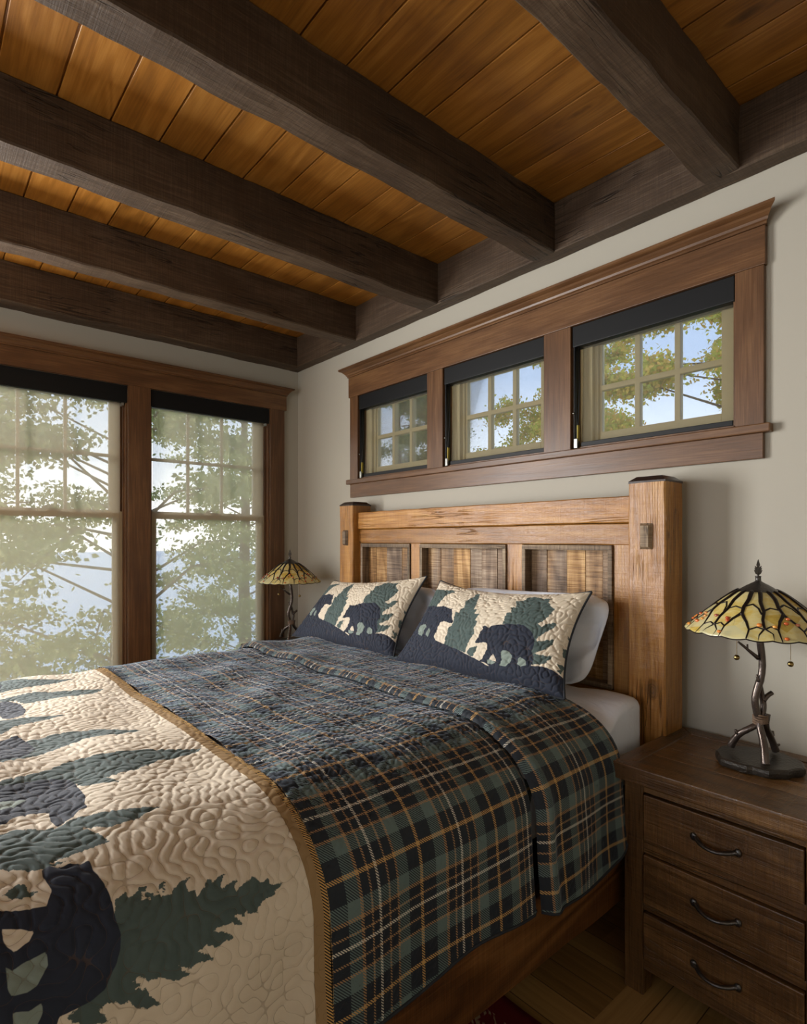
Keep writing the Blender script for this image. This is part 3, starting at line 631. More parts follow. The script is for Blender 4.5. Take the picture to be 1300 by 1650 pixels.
# simple frames for the openings behind the camera
def plain_window(name,axis,at,a0,a1,z0,z1,label):
    w=thing(name,((a0+a1)/2,at,z0) if axis=='x' else (at,(a0+a1)/2,z0),label,'window',None,'structure')
    mb=MB(); th=.03
    def bx(p0,p1,q0,q1):
        if axis=='x': mb.box(p0,p1,at-th,at+th,q0,q1)
        else: mb.box(at-th,at+th,p0,p1,q0,q1)
    bx(a0,a0+.06,z0,z1);bx(a1-.06,a1,z0,z1);bx(a0+.06,a1-.06,z0,z0+.07);bx(a0+.06,a1-.06,z1-.06,z1);bx(a0+.06,a1-.06,(z0+z1)/2-.02,(z0+z1)/2+.02)
    obj('window_frame',mb,M['sash'],w,.003)
plain_window('window_6','y',-.09,*LH[0],LZ0,LZ1,'tall window further along the left wall outside the view')
plain_window('window_7','y',-.09,*LH[1],LZ0,LZ1,'last tall window on the left wall outside the view')
plain_window('window_8','x',RY-.08,*FH,'added wide window for fill light, unseen behind the photographer')  # unseen window, added to bring extra light into the room
#plain_window('window_9','y',RX+.08,*RH,'window on the right wall behind the photographer')

# ---------------- roller shades
def shade_left(a,b,label):
    s=thing('roller_shade',(0,(a+b)/2,2.43),label,'window shade','roller shades in the tall windows')
    A,B=a+.003,b-.003
    obj('cassette',MB().box(-.060,.004,A,B,2.318,2.428),M['black'],s,.003)
    P=np.zeros((16,24,3)); 
    for i,y in enumerate(np.linspace(A+.018,B-.036,16)):
        for j,z in enumerate(np.linspace(2.34,LZ0+.03,24)): P[i,j]=(-.020+.0015*math.sin(y*9+z*2),y,z)
    o=gridobj('screen_fabric',P,M['shade_l'],s); m=o.modifiers.new('Solidify','SOLIDIFY'); m.thickness=.0006
    obj('hem_bar',MB().box(-.026,-.014,A+.018,B-.036,LZ0+.014,LZ0+.034),M['steel'],s,.002)
    obj('end_cap',MB().box(-.05,-.002,B-.030,B-.018,2.300,2.32),M['steel'],s,.001)
shade_left(*LW[0],'roller shade with pale see-through fabric in the window beside the room corner')
shade_left(*LW[1],'roller shade with pale see-through fabric in the window at the left edge')
def shade_right(a,b,label):
    s=thing('roller_shade',((a+b)/2,0,2.412),label,'window shade','roller shades in the high transom windows')
    A,B=a+.004,b-.004
    obj('cassette',MB().box(A,B,-.012,.052,2.318,2.411),M['black'],s,.003)
    P=np.zeros((20,20,3)); 
    for i,x in enumerate(np.linspace(A+.035,B-.010,20)):
        for j,z in enumerate(np.linspace(2.33,1.872,20)): P[i,j]=(x,.022-.014*((2.33-z)/.46)**2+.001*math.sin(x*30+z*9),z)
    o=gridobj('screen_fabric',P,M['shade_r'],s); m=o.modifiers.new('Solidify','SOLIDIFY'); m.thickness=.0006
    obj('hem_bar',MB().box(A+.035,B-.010,.001,.015,1.868,1.888),M['black'],s,.002)
    mb=MB()
    for k in range(2):
        pts=[(A+.012+.012*k,-.004+.01*k,2.33),(A+.013+.012*k,-.003+.01*k,2.12),(A+.016+.010*k,-.004,1.99),(A+.016,-.006,1.885)]
        mb.tube(pts,.0028,6)
    obj('control_cord',mb,M['black'],s)
    mb=MB().box(A+.004,A+.009,-.008,.03,1.87,2.32)
    obj('side_channel',mb,M['black'],s)
    obj('cord_tensioner',MB().box(A+.008,A+.026,-.014,-.002,1.862,1.905),M['steel'],s,.002)
    obj('cord_bead',MB().ball((A+.006,-.012,2.02),.005,8),M['steel'],s)
    obj('safety_ribbon',MB().box(A+.022,A+.026,-.010,.004,1.895,1.965),M['ribbon'],s)
shade_right(*TR[0],'black cassette roller shade in the transom window nearest the room corner')
shade_right(*TR[1],'black cassette roller shade in the middle transom window')
shade_right(*TR[2],'black cassette roller shade in the transom window nearest the camera')
# ================================================================ bed
bed=thing('bed',(1.894,-.1,0),'rustic reclaimed wood bed with tall square headboard posts','bed')
PX0,PX1=.852,2.936; PW=.142
def post(x0,i):
    mb=MB().rough(x0,x0+PW,-.195,-.050,0,1.665,'z',seg=.03,amp=.0022,cham=.005,bid=i*2.3,sd=i*9)
    p=obj('post',mb,M['post_r'] if i else M['bed_z'],bed)
    c=.022; x1=x0+PW
    vs=[(x0,-.195,1.664),(x1,-.195,1.664),(x1,-.05,1.664),(x0,-.05,1.664),(x0,-.195,1.672),(x1,-.195,1.672),(x1,-.05,1.672),(x0,-.05,1.672),
        (x0+c,-.195+c,1.690),(x1-c,-.195+c,1.690),(x1-c,-.05-c,1.690),(x0+c,-.05-c,1.690)]
    fs=[(3,2,1,0),(0,1,5,4),(1,2,6,5),(2,3,7,6),(3,0,4,7),(4,5,9,8),(5,6,10,9),(6,7,11,10),(7,4,8,11),(8,9,10,11)]
    o=obj('post_cap',MB().add(vs,fs),M['cap'],p); o['label']='dark stained bevelled cap'
    px=x0+PW*.50
    vs=[(px-.0235,-.196,1.415),(px+.0235,-.196,1.415),(px+.0235,-.196,1.512),(px-.0235,-.196,1.512),
        (px-.015,-.212,1.424),(px+.015,-.212,1.424),(px+.015,-.212,1.503),(px-.015,-.212,1.503)]
    fs=[(0,1,5,4),(1,2,6,5),(2,3,7,6),(3,0,4,7),(4,5,6,7),(0,3,2,1)]
    o=obj('peg',MB().add(vs,fs),M['grey_z'],p); o['label']='weathered square peg'
post(PX0,0); post(PX1-PW,1)
X0,X1=PX0+PW-.01,PX1-PW+.01
obj('top_rail',MB().rough(X0,X1,-.156,-.085,1.518,1.622,'x',seg=.04,amp=.0022,bid=1.1),M['bed_x'],bed)
obj('upper_rail',MB().rough(X0,X1,-.143,-.09,1.430,1.516,'x',seg=.04,amp=.0015,bid=4.2),M['bed_x'],bed)
obj('lower_rail',MB().rough(X0,X1,-.140,-.09,.62,.845,'x',seg=.05,amp=.0015,bid=6.2),M['bed_x'],bed)
panels=[(1.015,1.478),(1.560,2.162),(2.256,2.702)]
st=[X0]+[v for p in panels for v in p]+[X1]
for k in range(0,len(st),2):
    obj('stile',MB().rough(st[k],st[k+1],-.140,-.09,.845,1.430,'z',seg=.05,amp=.0012,bid=k+.7),M['bed_z'],bed)
for i,(a,b) in enumerate(panels):
    mb=MB(); n=[3,5,4][i]; w=(b-a)/n; x=a
    ws=np.random.default_rng(i+3).uniform(.75,1.25,n+1); ws=ws/ws.sum()*(b-a)
    for j,wi in enumerate(ws):
        mb.box(x+.0008,x+wi-.0008,-.100+.002*(j%2),-.088,.845,1.425,bid=i*5+j*1.37+.21); x+=wi
    obj('plank_panel',mb,M['plank'],bed,.001)
    t_=.020; y0,y1=-.150,-.100
    fr=thing('panel_trim',(0,0,0),None,None); fr.parent=bed; fr.location=(0,0,0)
    for (xa,xb) in ((a,a+t_),(b-t_,b)):
        mb=MB().add([(xa,y0,.852),(xb,y0,.852),(xb,y1,.852),(xa,y1,.852),(xa,y0,1.427),(xb,y0,1.427 if xb!=a+t_ else 1.427-t_),(xb,y1,1.427),(xa,y1,1.427)],
            [(0,3,2,1),(4,5,6,7),(0,1,5,4),(1,2,6,5),(2,3,7,6),(3,0,4,7)],bid=xa*3)
        obj('trim_strip',mb,M['grey_z'],fr,.002)
    obj('trim_strip',MB().box(a+.001,b-.001,y0-.001,y1,1.427-t_,1.428,bid=a),M['grey_x'],fr,.002)
    obj('trim_strip',MB().box(a+.001,b-.001,y0-.001,y1,.850,.850+t_,bid=a+2),M['grey_x'],fr,.002)
for x0 in (.885,2.862):
    obj('side_rail',MB().rough(x0,x0+.038,-2.24,-.19,.222,.430,'y',seg=.05,amp=.002,bid=x0),M['rail'],bed)
for x0 in (.87,2.82):
    obj('foot_post',MB().rough(x0,x0+.10,-2.34,-2.24,0,.62,'z',amp=.002,bid=x0+1),M['bed_z'],bed)
obj('foot_rail',MB().rough(.97,2.82,-2.32,-2.27,.24,.52,'x',seg=.06,amp=.002,bid=8.1),M['bed_x'],bed)
obj('slat_deck',MB().box(.925,2.860,-2.24,-.2,.215,.235),M['bed_x'],bed)

# box spring and mattress
def cushion_box(x0,x1,y0,y1,z0,z1,r,n=(70,80,14),bulge=.0,wr=.0,over=None):
    """rounded box as one closed mesh"""
    import bmesh
    bm=bmesh.new(); bmesh.ops.create_cube(bm,size=2.0)
    bmesh.ops.subdivide_edges(bm,edges=bm.edges,cuts=40,use_grid_fill=True)
    mb=MB(); cx_,cy_,cz_=(x0+x1)/2,(y0+y1)/2,(z0+z1)/2; hx,hy_,hz=(x1-x0)/2,(y1-y0)/2,(z1-z0)/2
    vs=[]
    for v in bm.verts:
        p=[v.co.x,v.co.y,v.co.z]
        # denser towards the edges
        q=[math.copysign(1-(1-abs(c))**1.6,c) for c in p]
        w=Vector((q[0]*hx,q[1]*hy_,q[2]*hz))
        inner=Vector((max(-hx+r,min(hx-r,w.x)),max(-hy_+r,min(hy_-r,w.y)),max(-hz+r,min(hz-r,w.z))))
        d=w-inner
        if d.length>1e-9: w=inner+d.normalized()*r
        if bulge:
            k=1-(w.z/hz)**2
            if abs(w.x)>hx-r: w.x+=math.copysign(bulge*k,w.x)
        wp=w+Vector((cx_,cy_,cz_))
        if wr:
            nn=mn.noise(Vector((wp.x*9,wp.y*3,wp.z*6)))*wr+mn.noise(Vector((wp.x*3,wp.y*16+wp.x*5,wp.z*3)))*wr*.8
            wp+= (d.normalized() if d.length>1e-9 else Vector((0,0,1)))*nn
        if over: wp=over(wp)
        vs.append(wp)
    fs=[tuple(v.index for v in f.verts) for f in bm.faces]; bm.free()
    return mb.add(vs,fs,True)
o=obj('box_spring',cushion_box(.935,2.852,-2.23,-.215,.235,.549,.03),M['boxspring'])
tag(o,'black fabric box spring under the mattress inside the bed rails','box spring')
def under_quilt(w):
    k=float(sstep(np.array(-w.y),.34,.52)); s=1 if w.x>1.89 else -1; x=1.89+abs(w.x-1.89)
    zq=float(np.interp(x,QX[:118],QZ[:118]))-.022
    if w.z>zq: w.z=w.z*(1-k)+zq*k
    return w
mt=obj('mattress',cushion_box(.93,2.862,-2.235,-.212,.552,.866,.035,bulge=.002,wr=.009,over=under_quilt),M['white'])
tag(mt,'mattress in a white fitted sheet showing at its pillow corner','mattress')

# ---------------------------------------------------------------- quilt
quilt=thing('quilt',(1.89,-1.5,.88),'quilted bedspread with navy bears and firs, plaid towards the pillows','quilt')
UL=2*UMIN
def q_panel(name,us,vs,mat,lift=.0,amp_top=.0035,amp_side=.0015,lam=.052,seed=1,prints=None,hfun=None,hem=None):
    U,V=np.meshgrid(us,vs,indexing='ij')
    if hem is not None: U=U+hem(U,V)
    x,z,nx,nz=quilt_xz(U)
    Us=np.where(U<UMIN,UL-U,U)                  # distance measure on the right side
    side=sstep(Us,.02,.30)
    f=meander(U,V,lam,seed)
    puff=np.minimum(np.abs(f)/.75,1)**.6
    amp=amp_top*(1-side)+amp_side*side
    h=lift+amp*puff+.0035*wobble(U,V,.30,seed+5)*(1-side*.3)
    h=h+side*.009*np.sin(V*11.0+1.2*np.sin(V*5+Us*3))*sstep(Us,.15,.6)
    if hfun is not None: h=h+hfun(U,V,Us,side)
    y=V.copy(); zz=z+nz*h; xx=x+nx*h
    d=np.maximum(-2.26-V,0); R_=.07; th=np.minimum(d/R_,PI/2)
    y=np.where(V<-2.26,-2.26-R_*np.sin(th),y); zz=zz-np.where(V<-2.26,R_*(1-np.cos(th))+np.maximum(d-R_*PI/2,0),0)
    P=np.stack([xx,y,zz],-1)
    at={'st':f}
    if prints:
        for k in ('navy','gap','tan','green'): at[k]=sdf(prints.get(k,[]),U,V)
    o=gridobj(name,P,mat,quilt,at,{'quv':np.stack([U,V,0*U],-1)})
    return o,P
UE=.590
def hemf(U,V):  # uneven hem: shift only the lowest rows
    s=sstep(np.where(U<UMIN,UL-U,U),.45,UE)
    return np.where(U<UMIN,-1,1)*s*(.012*np.sin(V*7.3+.5)+.006*np.sin(V*17))
usr=np.concatenate([np.arange(UL-UE,-1.75,.02),np.arange(-1.75,-.45,.0050),np.arange(-.45,UE+.001,.0038)])
usr[-1]=UE
# more repeats of the print along the far side and near hem, beyond the frame
QP={k:[list(p) for p in v] for k,v in QUILT_PRINT.items()}
QP['navy'].append([(-2.3,-2.17),(-2.3,-2.9),(.7,-2.9),(.7,-2.20),(.45,-2.19),(.2,-2.185),(0,-2.20),(-.3,-2.18),(-.7,-2.19),(-1.2,-2.16)])
vb=np.concatenate([np.arange(-2.75,-2.24,.02),np.arange(-2.24,-1.668,.0038),[-1.668]])
q_panel('bear_panel',usr,vb,M['print'],amp_top=.0046,amp_side=.0022,lam=.037,seed=21,prints=QP,hem=hemf)
vt=np.linspace(-1.668,-1.632,9)
q_panel('tan_stripe',usr,vt,M['stripe'],lift=.001,amp_top=.0035,amp_side=.0016,lam=.037,seed=21,hem=hemf)
usp=np.concatenate([np.arange(UL-UE,-1.75,.02),np.arange(-1.75,-.45,.0048),np.arange(-.45,UE+.001,.0042)]); usp[-1]=UE
vp_=np.concatenate([np.arange(-1.632,-.905,.0044)])
def h_main(U,V,Us,side):
    t=sstep(V,-.975,-.92); return -t*(.014+.06*sstep(Us,.10,.5))
om,Pm=q_panel('plaid_panel',usp,vp_,M['plaid'],lift=.001,amp_top=.0058,amp_side=.0012,lam=.030,seed=33,hfun=h_main,hem=hemf)
# section folded over next to the pillows: a soft roll along its lower edge
vf=np.concatenate([np.linspace(-.958,-.90,16),np.arange(-.894,-.50,.0044),[-.498]])
def h_fold(U,V,Us,side):
    d=np.clip((V+.958)/.045,0,1)
    roll=np.sqrt(np.maximum(0,1-(1-d)**2))
    bump_=np.exp(-((V+.925)/.028)**2)*.010
    hd=np.clip((-.498-V)/.02,0,1)
    return (.014*roll+bump_)*(1+.6*sstep(Us,.1,.5)*(roll))-.004+ -.010*(1-np.sqrt(np.maximum(0,1-(1-hd)**2)))
def hem_fold(U,V):
    base=hemf(U,V)
    s=sstep(U,.40,UE); r=.05; d=np.clip((V+.548)/r,0,1)
    rnd=-(1-np.sqrt(np.maximum(0,1-d*d)))*r
    return base+s*rnd+ s*.012*np.sin((V+.95)*9)
of,Pf=q_panel('folded_section',usp,vf,M['plaid'],lift=.009,amp_top=.0052,amp_side=.0010,lam=.030,seed=33,hfun=h_fold,hem=hem_fold)
# dark binding along the hems
def edge_tube(P,name,r=.0042,step=4):
    pts=[tuple(p) for p in P[::step]]+[tuple(P[-1])]
    obj(name,MB().tube(pts,r,8),M['bind'],quilt)['label']='dark edge binding'
edge_tube(Pm[-1],'binding'); edge_tube(Pf[-1],'binding'); edge_tube(Pf[:,-1][usp>-1.75],'binding',.0036,6)

# ---------------------------------------------------------------- pillows
def make_pillow(name,S,mat,label,cat,group,prints=None,piping=True,N=240,amp=.0068,lam=.034,seed=5,backmat=None,wr=0.0,pinch=.08,round_=0.0):
    bl,br,tr,tl=[np.array(S[k],float) for k in ('bl','br','tr','tl')]
    c=(bl+br)/2
    p=thing(name,tuple(c),label,cat,group)
    W=np.linalg.norm(br-bl);H=np.linalg.norm(tl-bl)
    a=(1-np.cos(np.linspace(0,PI,N)))/2*.35+np.linspace(0,1,N)*.65
    U,V=np.meshgrid(a,(1-np.cos(np.linspace(0,PI,int(N*.62))))/2*.35+np.linspace(0,1,int(N*.62))*.65,indexing='ij')
    n=np.cross(br-bl,tl-bl);n/=np.linalg.norm(n)
    def rnd(A,B):
        s_=np.abs(2*A-1);t_=np.abs(2*B-1);k=1-round_*(s_*t_)**4
        return .5+(A-.5)*k,.5+(B-.5)*k
    P=pillow_surface(S,*rnd(U,V),1,pinch,U,V)
    f=meander(U*W,V*H,lam,seed)
    edge=np.minimum(1,np.minimum(np.minimum(U,1-U)*W,np.minimum(V,1-V)*H)/.02)
    h=amp*np.minimum(np.abs(f)/.75,1)**.6*edge if amp else 0*U
    if wr: h=h+edge*wr*(wobble(U*W,V*H,.22,seed+2)+.6*wobble(U*W*.5,V*H,.09,seed+3))
    P=P+n*h[...,None]
    at={'st':f}
    if prints:
        for k in ('navy','gap','tan','green'): at[k]=sdf(prints.get(k,[]),U,V,W,H)
    uv=np.stack([U*W,V*H,0*U],-1)
    gridobj('front',P,mat,p,at,{'quv':uv})
    Pb=pillow_surface(S,*rnd(U,V),-1,pinch,U,V)
    gridobj('back',Pb,backmat or mat,p,{'st':f*0+1},{'quv':uv})
    if piping:
        ring=np.concatenate([P[:-1,0],P[-1,:-1],P[::-1,-1][:-1],P[0,::-1][:-1]])
        pts=[tuple(q) for q in ring[::3]]; pts.append(pts[0])
        obj('piping',MB().tube(pts,.0045,8),M['bind'],p)
    return p
make_pillow('pillow_sham',SHAM_R,M['print2'],'quilted bear pillow sham on the bed side nearer the camera','pillow','bear print shams',SHAM_PRINT,backmat=M['backing'],seed=5)
make_pillow('pillow_sham',SHAM_L,M['print2'],'quilted bear pillow sham on the window side of the bed','pillow','bear print shams',SHAM_PRINT,backmat=M['backing'],seed=8)
WH_R=dict(bl=(1.93,-.330,.872),br=(2.70,-.330,.872),tr=(2.775,-.225,1.250),tl=(1.90,-.215,1.232),T=.08)
WH_L=dict(bl=(.97,-.330,.872),br=(1.85,-.330,.872),tr=(1.84,-.225,1.215),tl=(1.02,-.215,1.20),T=.08)
make_pillow('bed_pillow',WH_R,M['white'],'plain white pillow standing behind the sham nearer the camera','pillow','white pillows against the headboard',piping=False,N=90,amp=0,wr=.011,seed=3,pinch=.03,round_=.14)
make_pillow('bed_pillow',WH_L,M['white'],'plain white pillow peeking over the window-side bear sham','pillow','white pillows against the headboard',piping=False,N=90,amp=0,wr=.011,seed=4,pinch=.03,round_=.14)
# ================================================================ nightstands
def nightstand(label):
    x0,x1=2.920,3.532; yf,yr=-.550,-.030; zt=.735
    s=thing('nightstand',((x0+x1)/2,(yf+yr)/2,0),label,'nightstand','rustic three drawer nightstands')
    # top: plank field inside a mitred border
    b=.062; mb=MB()
    tp=thing('table_top',(0,0,0),None,None); tp.parent=s; tp.location=(0,0,0)
    zb=.682
    def quad(p,bid,ax):
        vs=[(x,y,zb) for x,y in p]+[(x,y,zt) for x,y in p]
        m=MB().add(vs,[(3,2,1,0),(4,5,6,7),(0,1,5,4),(1,2,6,5),(2,3,7,6),(3,0,4,7)],bid=bid); obj('border_board',m,M['ns_'+ax],tp,.004)
    quad([(x0,yf),(x1,yf),(x1-b,yf+b),(x0+b,yf+b)],.3,'x'); quad([(x1,yr),(x0,yr),(x0+b,yr-b),(x1-b,yr-b)],1.3,'x')
    quad([(x0,yr),(x0,yf),(x0+b,yf+b),(x0+b,yr-b)],2.3,'y'); quad([(x1,yf),(x1,yr),(x1-b,yr-b),(x1-b,yf+b)],3.3,'y')
    mb=MB(); n=4; w=(yr-b-(yf+b))/n
    for i in range(n): mb.box(x0+b,x1-b,yf+b+w*i+.001,yf+b+w*(i+1)-.001,zb,zt-.003,bid=i*1.9+.4)
    obj('plank_field',mb,M['ns_x'],tp,.0015)
    lx0,lx1=2.945,3.507; L=.062
    for (a,bb) in ((lx0,-.508),(lx1-L,-.508),(lx0,-.11),(lx1-L,-.11)):
        obj('leg',MB().rough(a,a+L,bb,bb+L,0,zb,'z',seg=.05,amp=.0012,cham=.003,bid=a+bb),M['ns_z'],s)
    obj('side_panel',MB().box(lx0+.012,lx0+.030,-.446,-.10,.10,zb),M['ns_z'],s)
    obj('side_panel',MB().box(lx1-.030,lx1-.012,-.446,-.10,.10,zb,bid=2),M['ns_z'],s)
    obj('back_panel',MB().box(lx0+.05,lx1-.05,-.075,-.060,.10,zb,bid=3),M['ns_x'],s)
    rails=[(.645,.682),(.452,.494),(.270,.294),(.080,.114)]
    for z0,z1 in rails: obj('front_rail',MB().box(lx0+L-.005,lx1-L+.005,-.500,-.470,z0,z1,bid=z0*9),M['ns_x'],s,.0015)
    obj('bottom_board',MB().box(lx0+.03,lx1-.03,-.47,-.08,.085,.10),M['ns_x'],s)
    def handle(parent,xc,zc,sl):
        pts=[];rad=[]
        for i in range(15):
            t=i/14; x=xc-.060+.120*t
            arch=math.sin(PI*min(1,max(0,(t-.08)/.84)))
            pts.append((x,-.512-.024*arch**.6-.006,zc+.002-.010*math.sin(PI*t)+sl*(t-.5))); rad.append(.0068-.0012*math.sin(PI*t))
        h=MB().tube(pts,rad,8)
        for k in (0,-1): h.ball((pts[k][0],-.516,pts[k][2]),.0105,10,(1,.55,1.15))
        obj('handle',h,M['metal'],parent)['label']='dark hammered iron pull'
    for i,(z0,z1) in enumerate([(.497,.641),(.296,.450),(.116,.266)]):
        d=obj('drawer',MB().box(lx0+L+.003,lx1-L-.003,-.512,-.49,z0,z1,bid=i*2.7+.9).box(lx0+L+.02,lx1-L-.02,-.49,-.10,z0+.01,z1-.02),M['ns_x'],s,.003)
        handle(d,3.226,(z0+z1)/2,0)
    return s
ns=nightstand('dark rustic three-drawer nightstand at the lower right under the nearer lamp')
n2=copy_tree(ns); n2['label']='dark rustic nightstand hidden beyond the bed under the lamp by the window'
n2.location.x=.425+.05; n2.location.y=ns.location.y

# ================================================================ lamps
def seg_shade(R0,R1,z0,z1,t):
    """t 0 top .. 1 rim"""
    r=R0+(R1-R0)*(t**.96); z=z1-(z1-z0)*(t**1.12); return r,z
def make_lamp(loc,label):
    L=thing('table_lamp',loc,label,'lamp','leaded glass lamps on the nightstands')
    bx,by,bz=loc
    Fv=Vector((-.757,.653,0));Rv=Vector((.653,.757,0))
    def P(px,py,dep=0.0):
        """lamp drawing: px right, py up from the base top in metres, dep away from the viewer"""
        return Vector(loc)+Rv*px+Fv*dep+Vector((0,0,py))
    s=.00196
    def W(x,y,dep=0.0): # trace on the photograph's scale, metres
        return P((x-1222)*s,.028+(1222-y)*s-.0*dep,dep)
    # base: an irregular slice of log
    mb=MB(); n=48; rings=[]
    prof=[(1.0,0.0),(1.02,.006),(1.03,.014),(1.02,.022),(.97,.026),(.6,.0265),(.0,.0265)]
    vs=[];
    for r,z in prof:
        for j in range(n):
            a=2*PI*j/n; rr=(.112+.007*math.sin(2*a+.6)+.004*math.sin(5*a)+.003*math.sin(11*a+1))*r
            if .005<z<.024: rr+=.0010*math.sin(a*23)+.0008*math.sin(a*41)
            vs.append((bx+rr*math.cos(a),by+rr*math.sin(a)*.93,bz+z))
    m=len(prof)
    fs=[(i*n+j,i*n+(j+1)%n,(i+1)*n+(j+1)%n,(i+1)*n+j) for i in range(m-1) for j in range(n)]+[tuple(range(n-1,-1,-1))]
    mb.add(vs,fs,False); obj('base',mb,M['slice'],L)
    tr=MB()
    def br(pts,rad,k=3,seg=12):
        # smooth the traced line
        q=[Vector(p) for p in pts]; r=list(rad); 
        for _ in range(k-1):
            nq=[q[0]];nr=[r[0]]
            for i in range(len(q)-1):
                nq+= [q[i]*.75+q[i+1]*.25,q[i]*.25+q[i+1]*.75]; nr+=[r[i]*.75+r[i+1]*.25,r[i]*.25+r[i+1]*.75]
            nq.append(q[-1]);nr.append(r[-1]); q,r=nq,nr
        r=[rr*(1+.10*mn.noise(p*60)) for rr,p in zip(r,q)]
        tr.tube(q,r,seg)
    br([W(1223,995),W(1224,1030),W(1229,1065),W(1228,1090),W(1221,1111),W(1216,1129),W(1219,1147),W(1223,1168),W(1222,1191,-.025),W(1218,1208,-.045),W(1216,1224,-.055)],[.008,.0105,.0105,.011,.012,.0105,.0105,.011,.0115,.011,.0125])
    br([W(1226,1100,.005),W(1231,1122,.012),W(1235,1138,.012),W(1231,1155,.005),W(1226,1168,0),W(1212,1178,.01),W(1200,1190,.03),W(1194,1206,.045),W(1192,1214,.05)],[.006,.0085,.009,.008,.009,.010,.010,.011,.012])
    br([W(1236,1153,.0),W(1233,1172,.0),W(1246,1188,.02),W(1255,1203,.03),W(1262,1219,.035)],[.011,.010,.0105,.0105,.0115])
    br([W(1233,1133,.01),W(1240,1125,.01),W(1248,1120,.01)],[.009,.007,.0075],2)
    br([W(1222,1063,0),W(1205,1050,-.005),W(1197,1043,-.005),W(1188,1036,-.005)],[.007,.005,.0045,.003],2,8)
    br([W(1203,1049,-.005),W(1203,1040,-.005)],[.0035,.0028],2,8)
    br([W(1221,1100,-.005),W(1218,1089,-.006)],[.006,.003],2,8); br([W(1197,1190,.03),W(1194,1184,.03)],[.007,.004],2,8)
    br([W(1253,1192,.025),W(1253,1185,.025)],[.007,.005],2,8); br([W(1261,1210,.03),W(1267,1208,.03)],[.006,.003],2,8)
    obj('trunk',tr,M['bronze'],L)['label']='bronze twisted branch stem on three root legs'
    mb=MB()
    for k in range(5):
        pts=[]
        for j in range(25):
            a=2*PI*j/24; c=W(1227,1155.5+k*3.0,.004); pts.append(c+Rv*.0205*math.cos(a)+Fv*.017*math.sin(a)+Vector((0,0,.0022*math.sin(a*2+k))))
        mb.tube(pts,.0034,6)
    obj('rope_binding',mb,M['rope'],L)
    # shade
    R0,R1=.054,.207; z0,z1=bz+.425,bz+.552
    N,T=240,26
    th=np.linspace(0,2*PI,N,endpoint=False); tt=np.linspace(0,1,T)
    Pm_=np.zeros((N,T,3))
    def surf(a,t,off=0.0):
        r,z=seg_shade(R0,R1,z0,z1,t)
        sc=.5*(1-abs(math.cos(a*10)))   # scalloped rim
        k=max(0,(t-.7)/.3)**2
        r+= .004*sc*k; z-= .006*(1-sc*2)*k*.8-.003*k
        nx,nz=.64,.77
        return (bx+(r+off*nx)*math.cos(a),by+(r+off*nx)*math.sin(a),z+off*nz)
    for i,a in enumerate(th):
        for j,t in enumerate(tt): Pm_[i,j]=surf(a,t)
    sh=gridobj('lamp_shade',Pm_,M['stained'],L,wrap=True); mo=sh.modifiers.new('Solidify','SOLIDIFY'); mo.thickness=.003; mo.offset=-1
    sh['label']='conical shade of pale yellow leaded glass'
    ld=MB(); sec=2*PI/8
    def came(path,r0,r1,i,seg=6):
        pts=[];m_=len(path)
        for k in range(m_-1):
            for q in range(5):
                f=q/5; a=(path[k][0]*(1-f)+path[k+1][0]*f+i)*sec; t=path[k][1]*(1-f)+path[k+1][1]*f; pts.append(surf(a,min(t,1),.0012))
        pts.append(surf((path[-1][0]+i)*sec,path[-1][1],.0012))
        ld.tube(pts,[1.3*(r0+(r1-r0)*k/(len(pts)-1)) for k in range(len(pts))],seg,smooth=True)
    for i in range(8):
        came([(0,0),(.04,.2),(-.03,.38),(0,.55)],.0062,.0045,i)
        came([(0,.5),(-.17,.64),(-.26,.8),(-.25,1)],.0045,.002,i)
        came([(0,.52),(.15,.68),(.22,.82),(.20,1)],.0042,.002,i)
        came([(.02,.36),(.22,.31),(.40,.40),(.47,.52)],.0030,.0028,i)
        came([(.5,0),(.46,.25),(.53,.45),(.48,.62),(.5,.8)],.0055,.0035,i)
        came([(.5,.45),(.72,.38),(.97,.42)],.0028,.0028,i)
        came([(.5,.78),(.40,.9),(.38,1)],.0028,.0015,i); came([(.5,.78),(.63,.88),(.62,1)],.0028,.0015,i)
        came([(.22,.82),(.36,.76),(.5,.8)],.0026,.0026,i); came([(.75,.8),(.62,.74),(.5,.8)],.0026,.0026,i)
        came([(.1,.62),(.08,.8),(.02,.9),(.03,1)],.0016,.0010,i,5); came([(.06,.84),(.13,.88)],.0011,.0008,i,5)
        came([(-.12,.62),(-.08,.78),(-.13,.9),(-.11,1)],.0016,.0010,i,5); came([(.3,.80),(.27,.9),(.30,1)],.0014,.001,i,5)
        came([(.55,.66),(.62,.70),(.66,.82)],.0014,.0009,i,5); came([(.70,.86),(.78,.93)],.0012,.0008,i,5); came([(.46,.9),(.53,.93)],.0011,.0008,i,5)
    rim=[surf(a,1,.0) for a in np.linspace(0,2*PI,241)]; ld.tube(rim,.0022,6)
    obj('leading',ld,M['lead'],sh)['label']='dark branch shaped lead lines'
    rr=random.Random(3)
    bead0=None
    for i in range(44):
        a=rr.uniform(0,2*PI); t=rr.uniform(.56,.95); p=surf(a,t,.004); e=rr.uniform(.8,1.25)
        if bead0 is None:
            bead0=obj('glass_bead',MB().ball(p,.0062,10,(1.15,1.0,.8)),M['bead'],sh); b0=Vector(p)
            bead0['label']='glossy amber glass bead'
        else:
            c=bead0.copy(); C.objects.link(c); c.parent=sh; c.location=Vector(p)-b0; 
            # same size bead, moved along the glass
    capm=MB().lathe([(.058,z1-.004),(.060,z1),(.056,z1+.003),(.030,z1+.020),(.012,z1+.030),(.008,z1+.033),(.008,z1+.046),(.010,z1+.048),(.0,z1+.050)],40,(bx,by,0))
    obj('cap',capm,M['metal'],L)
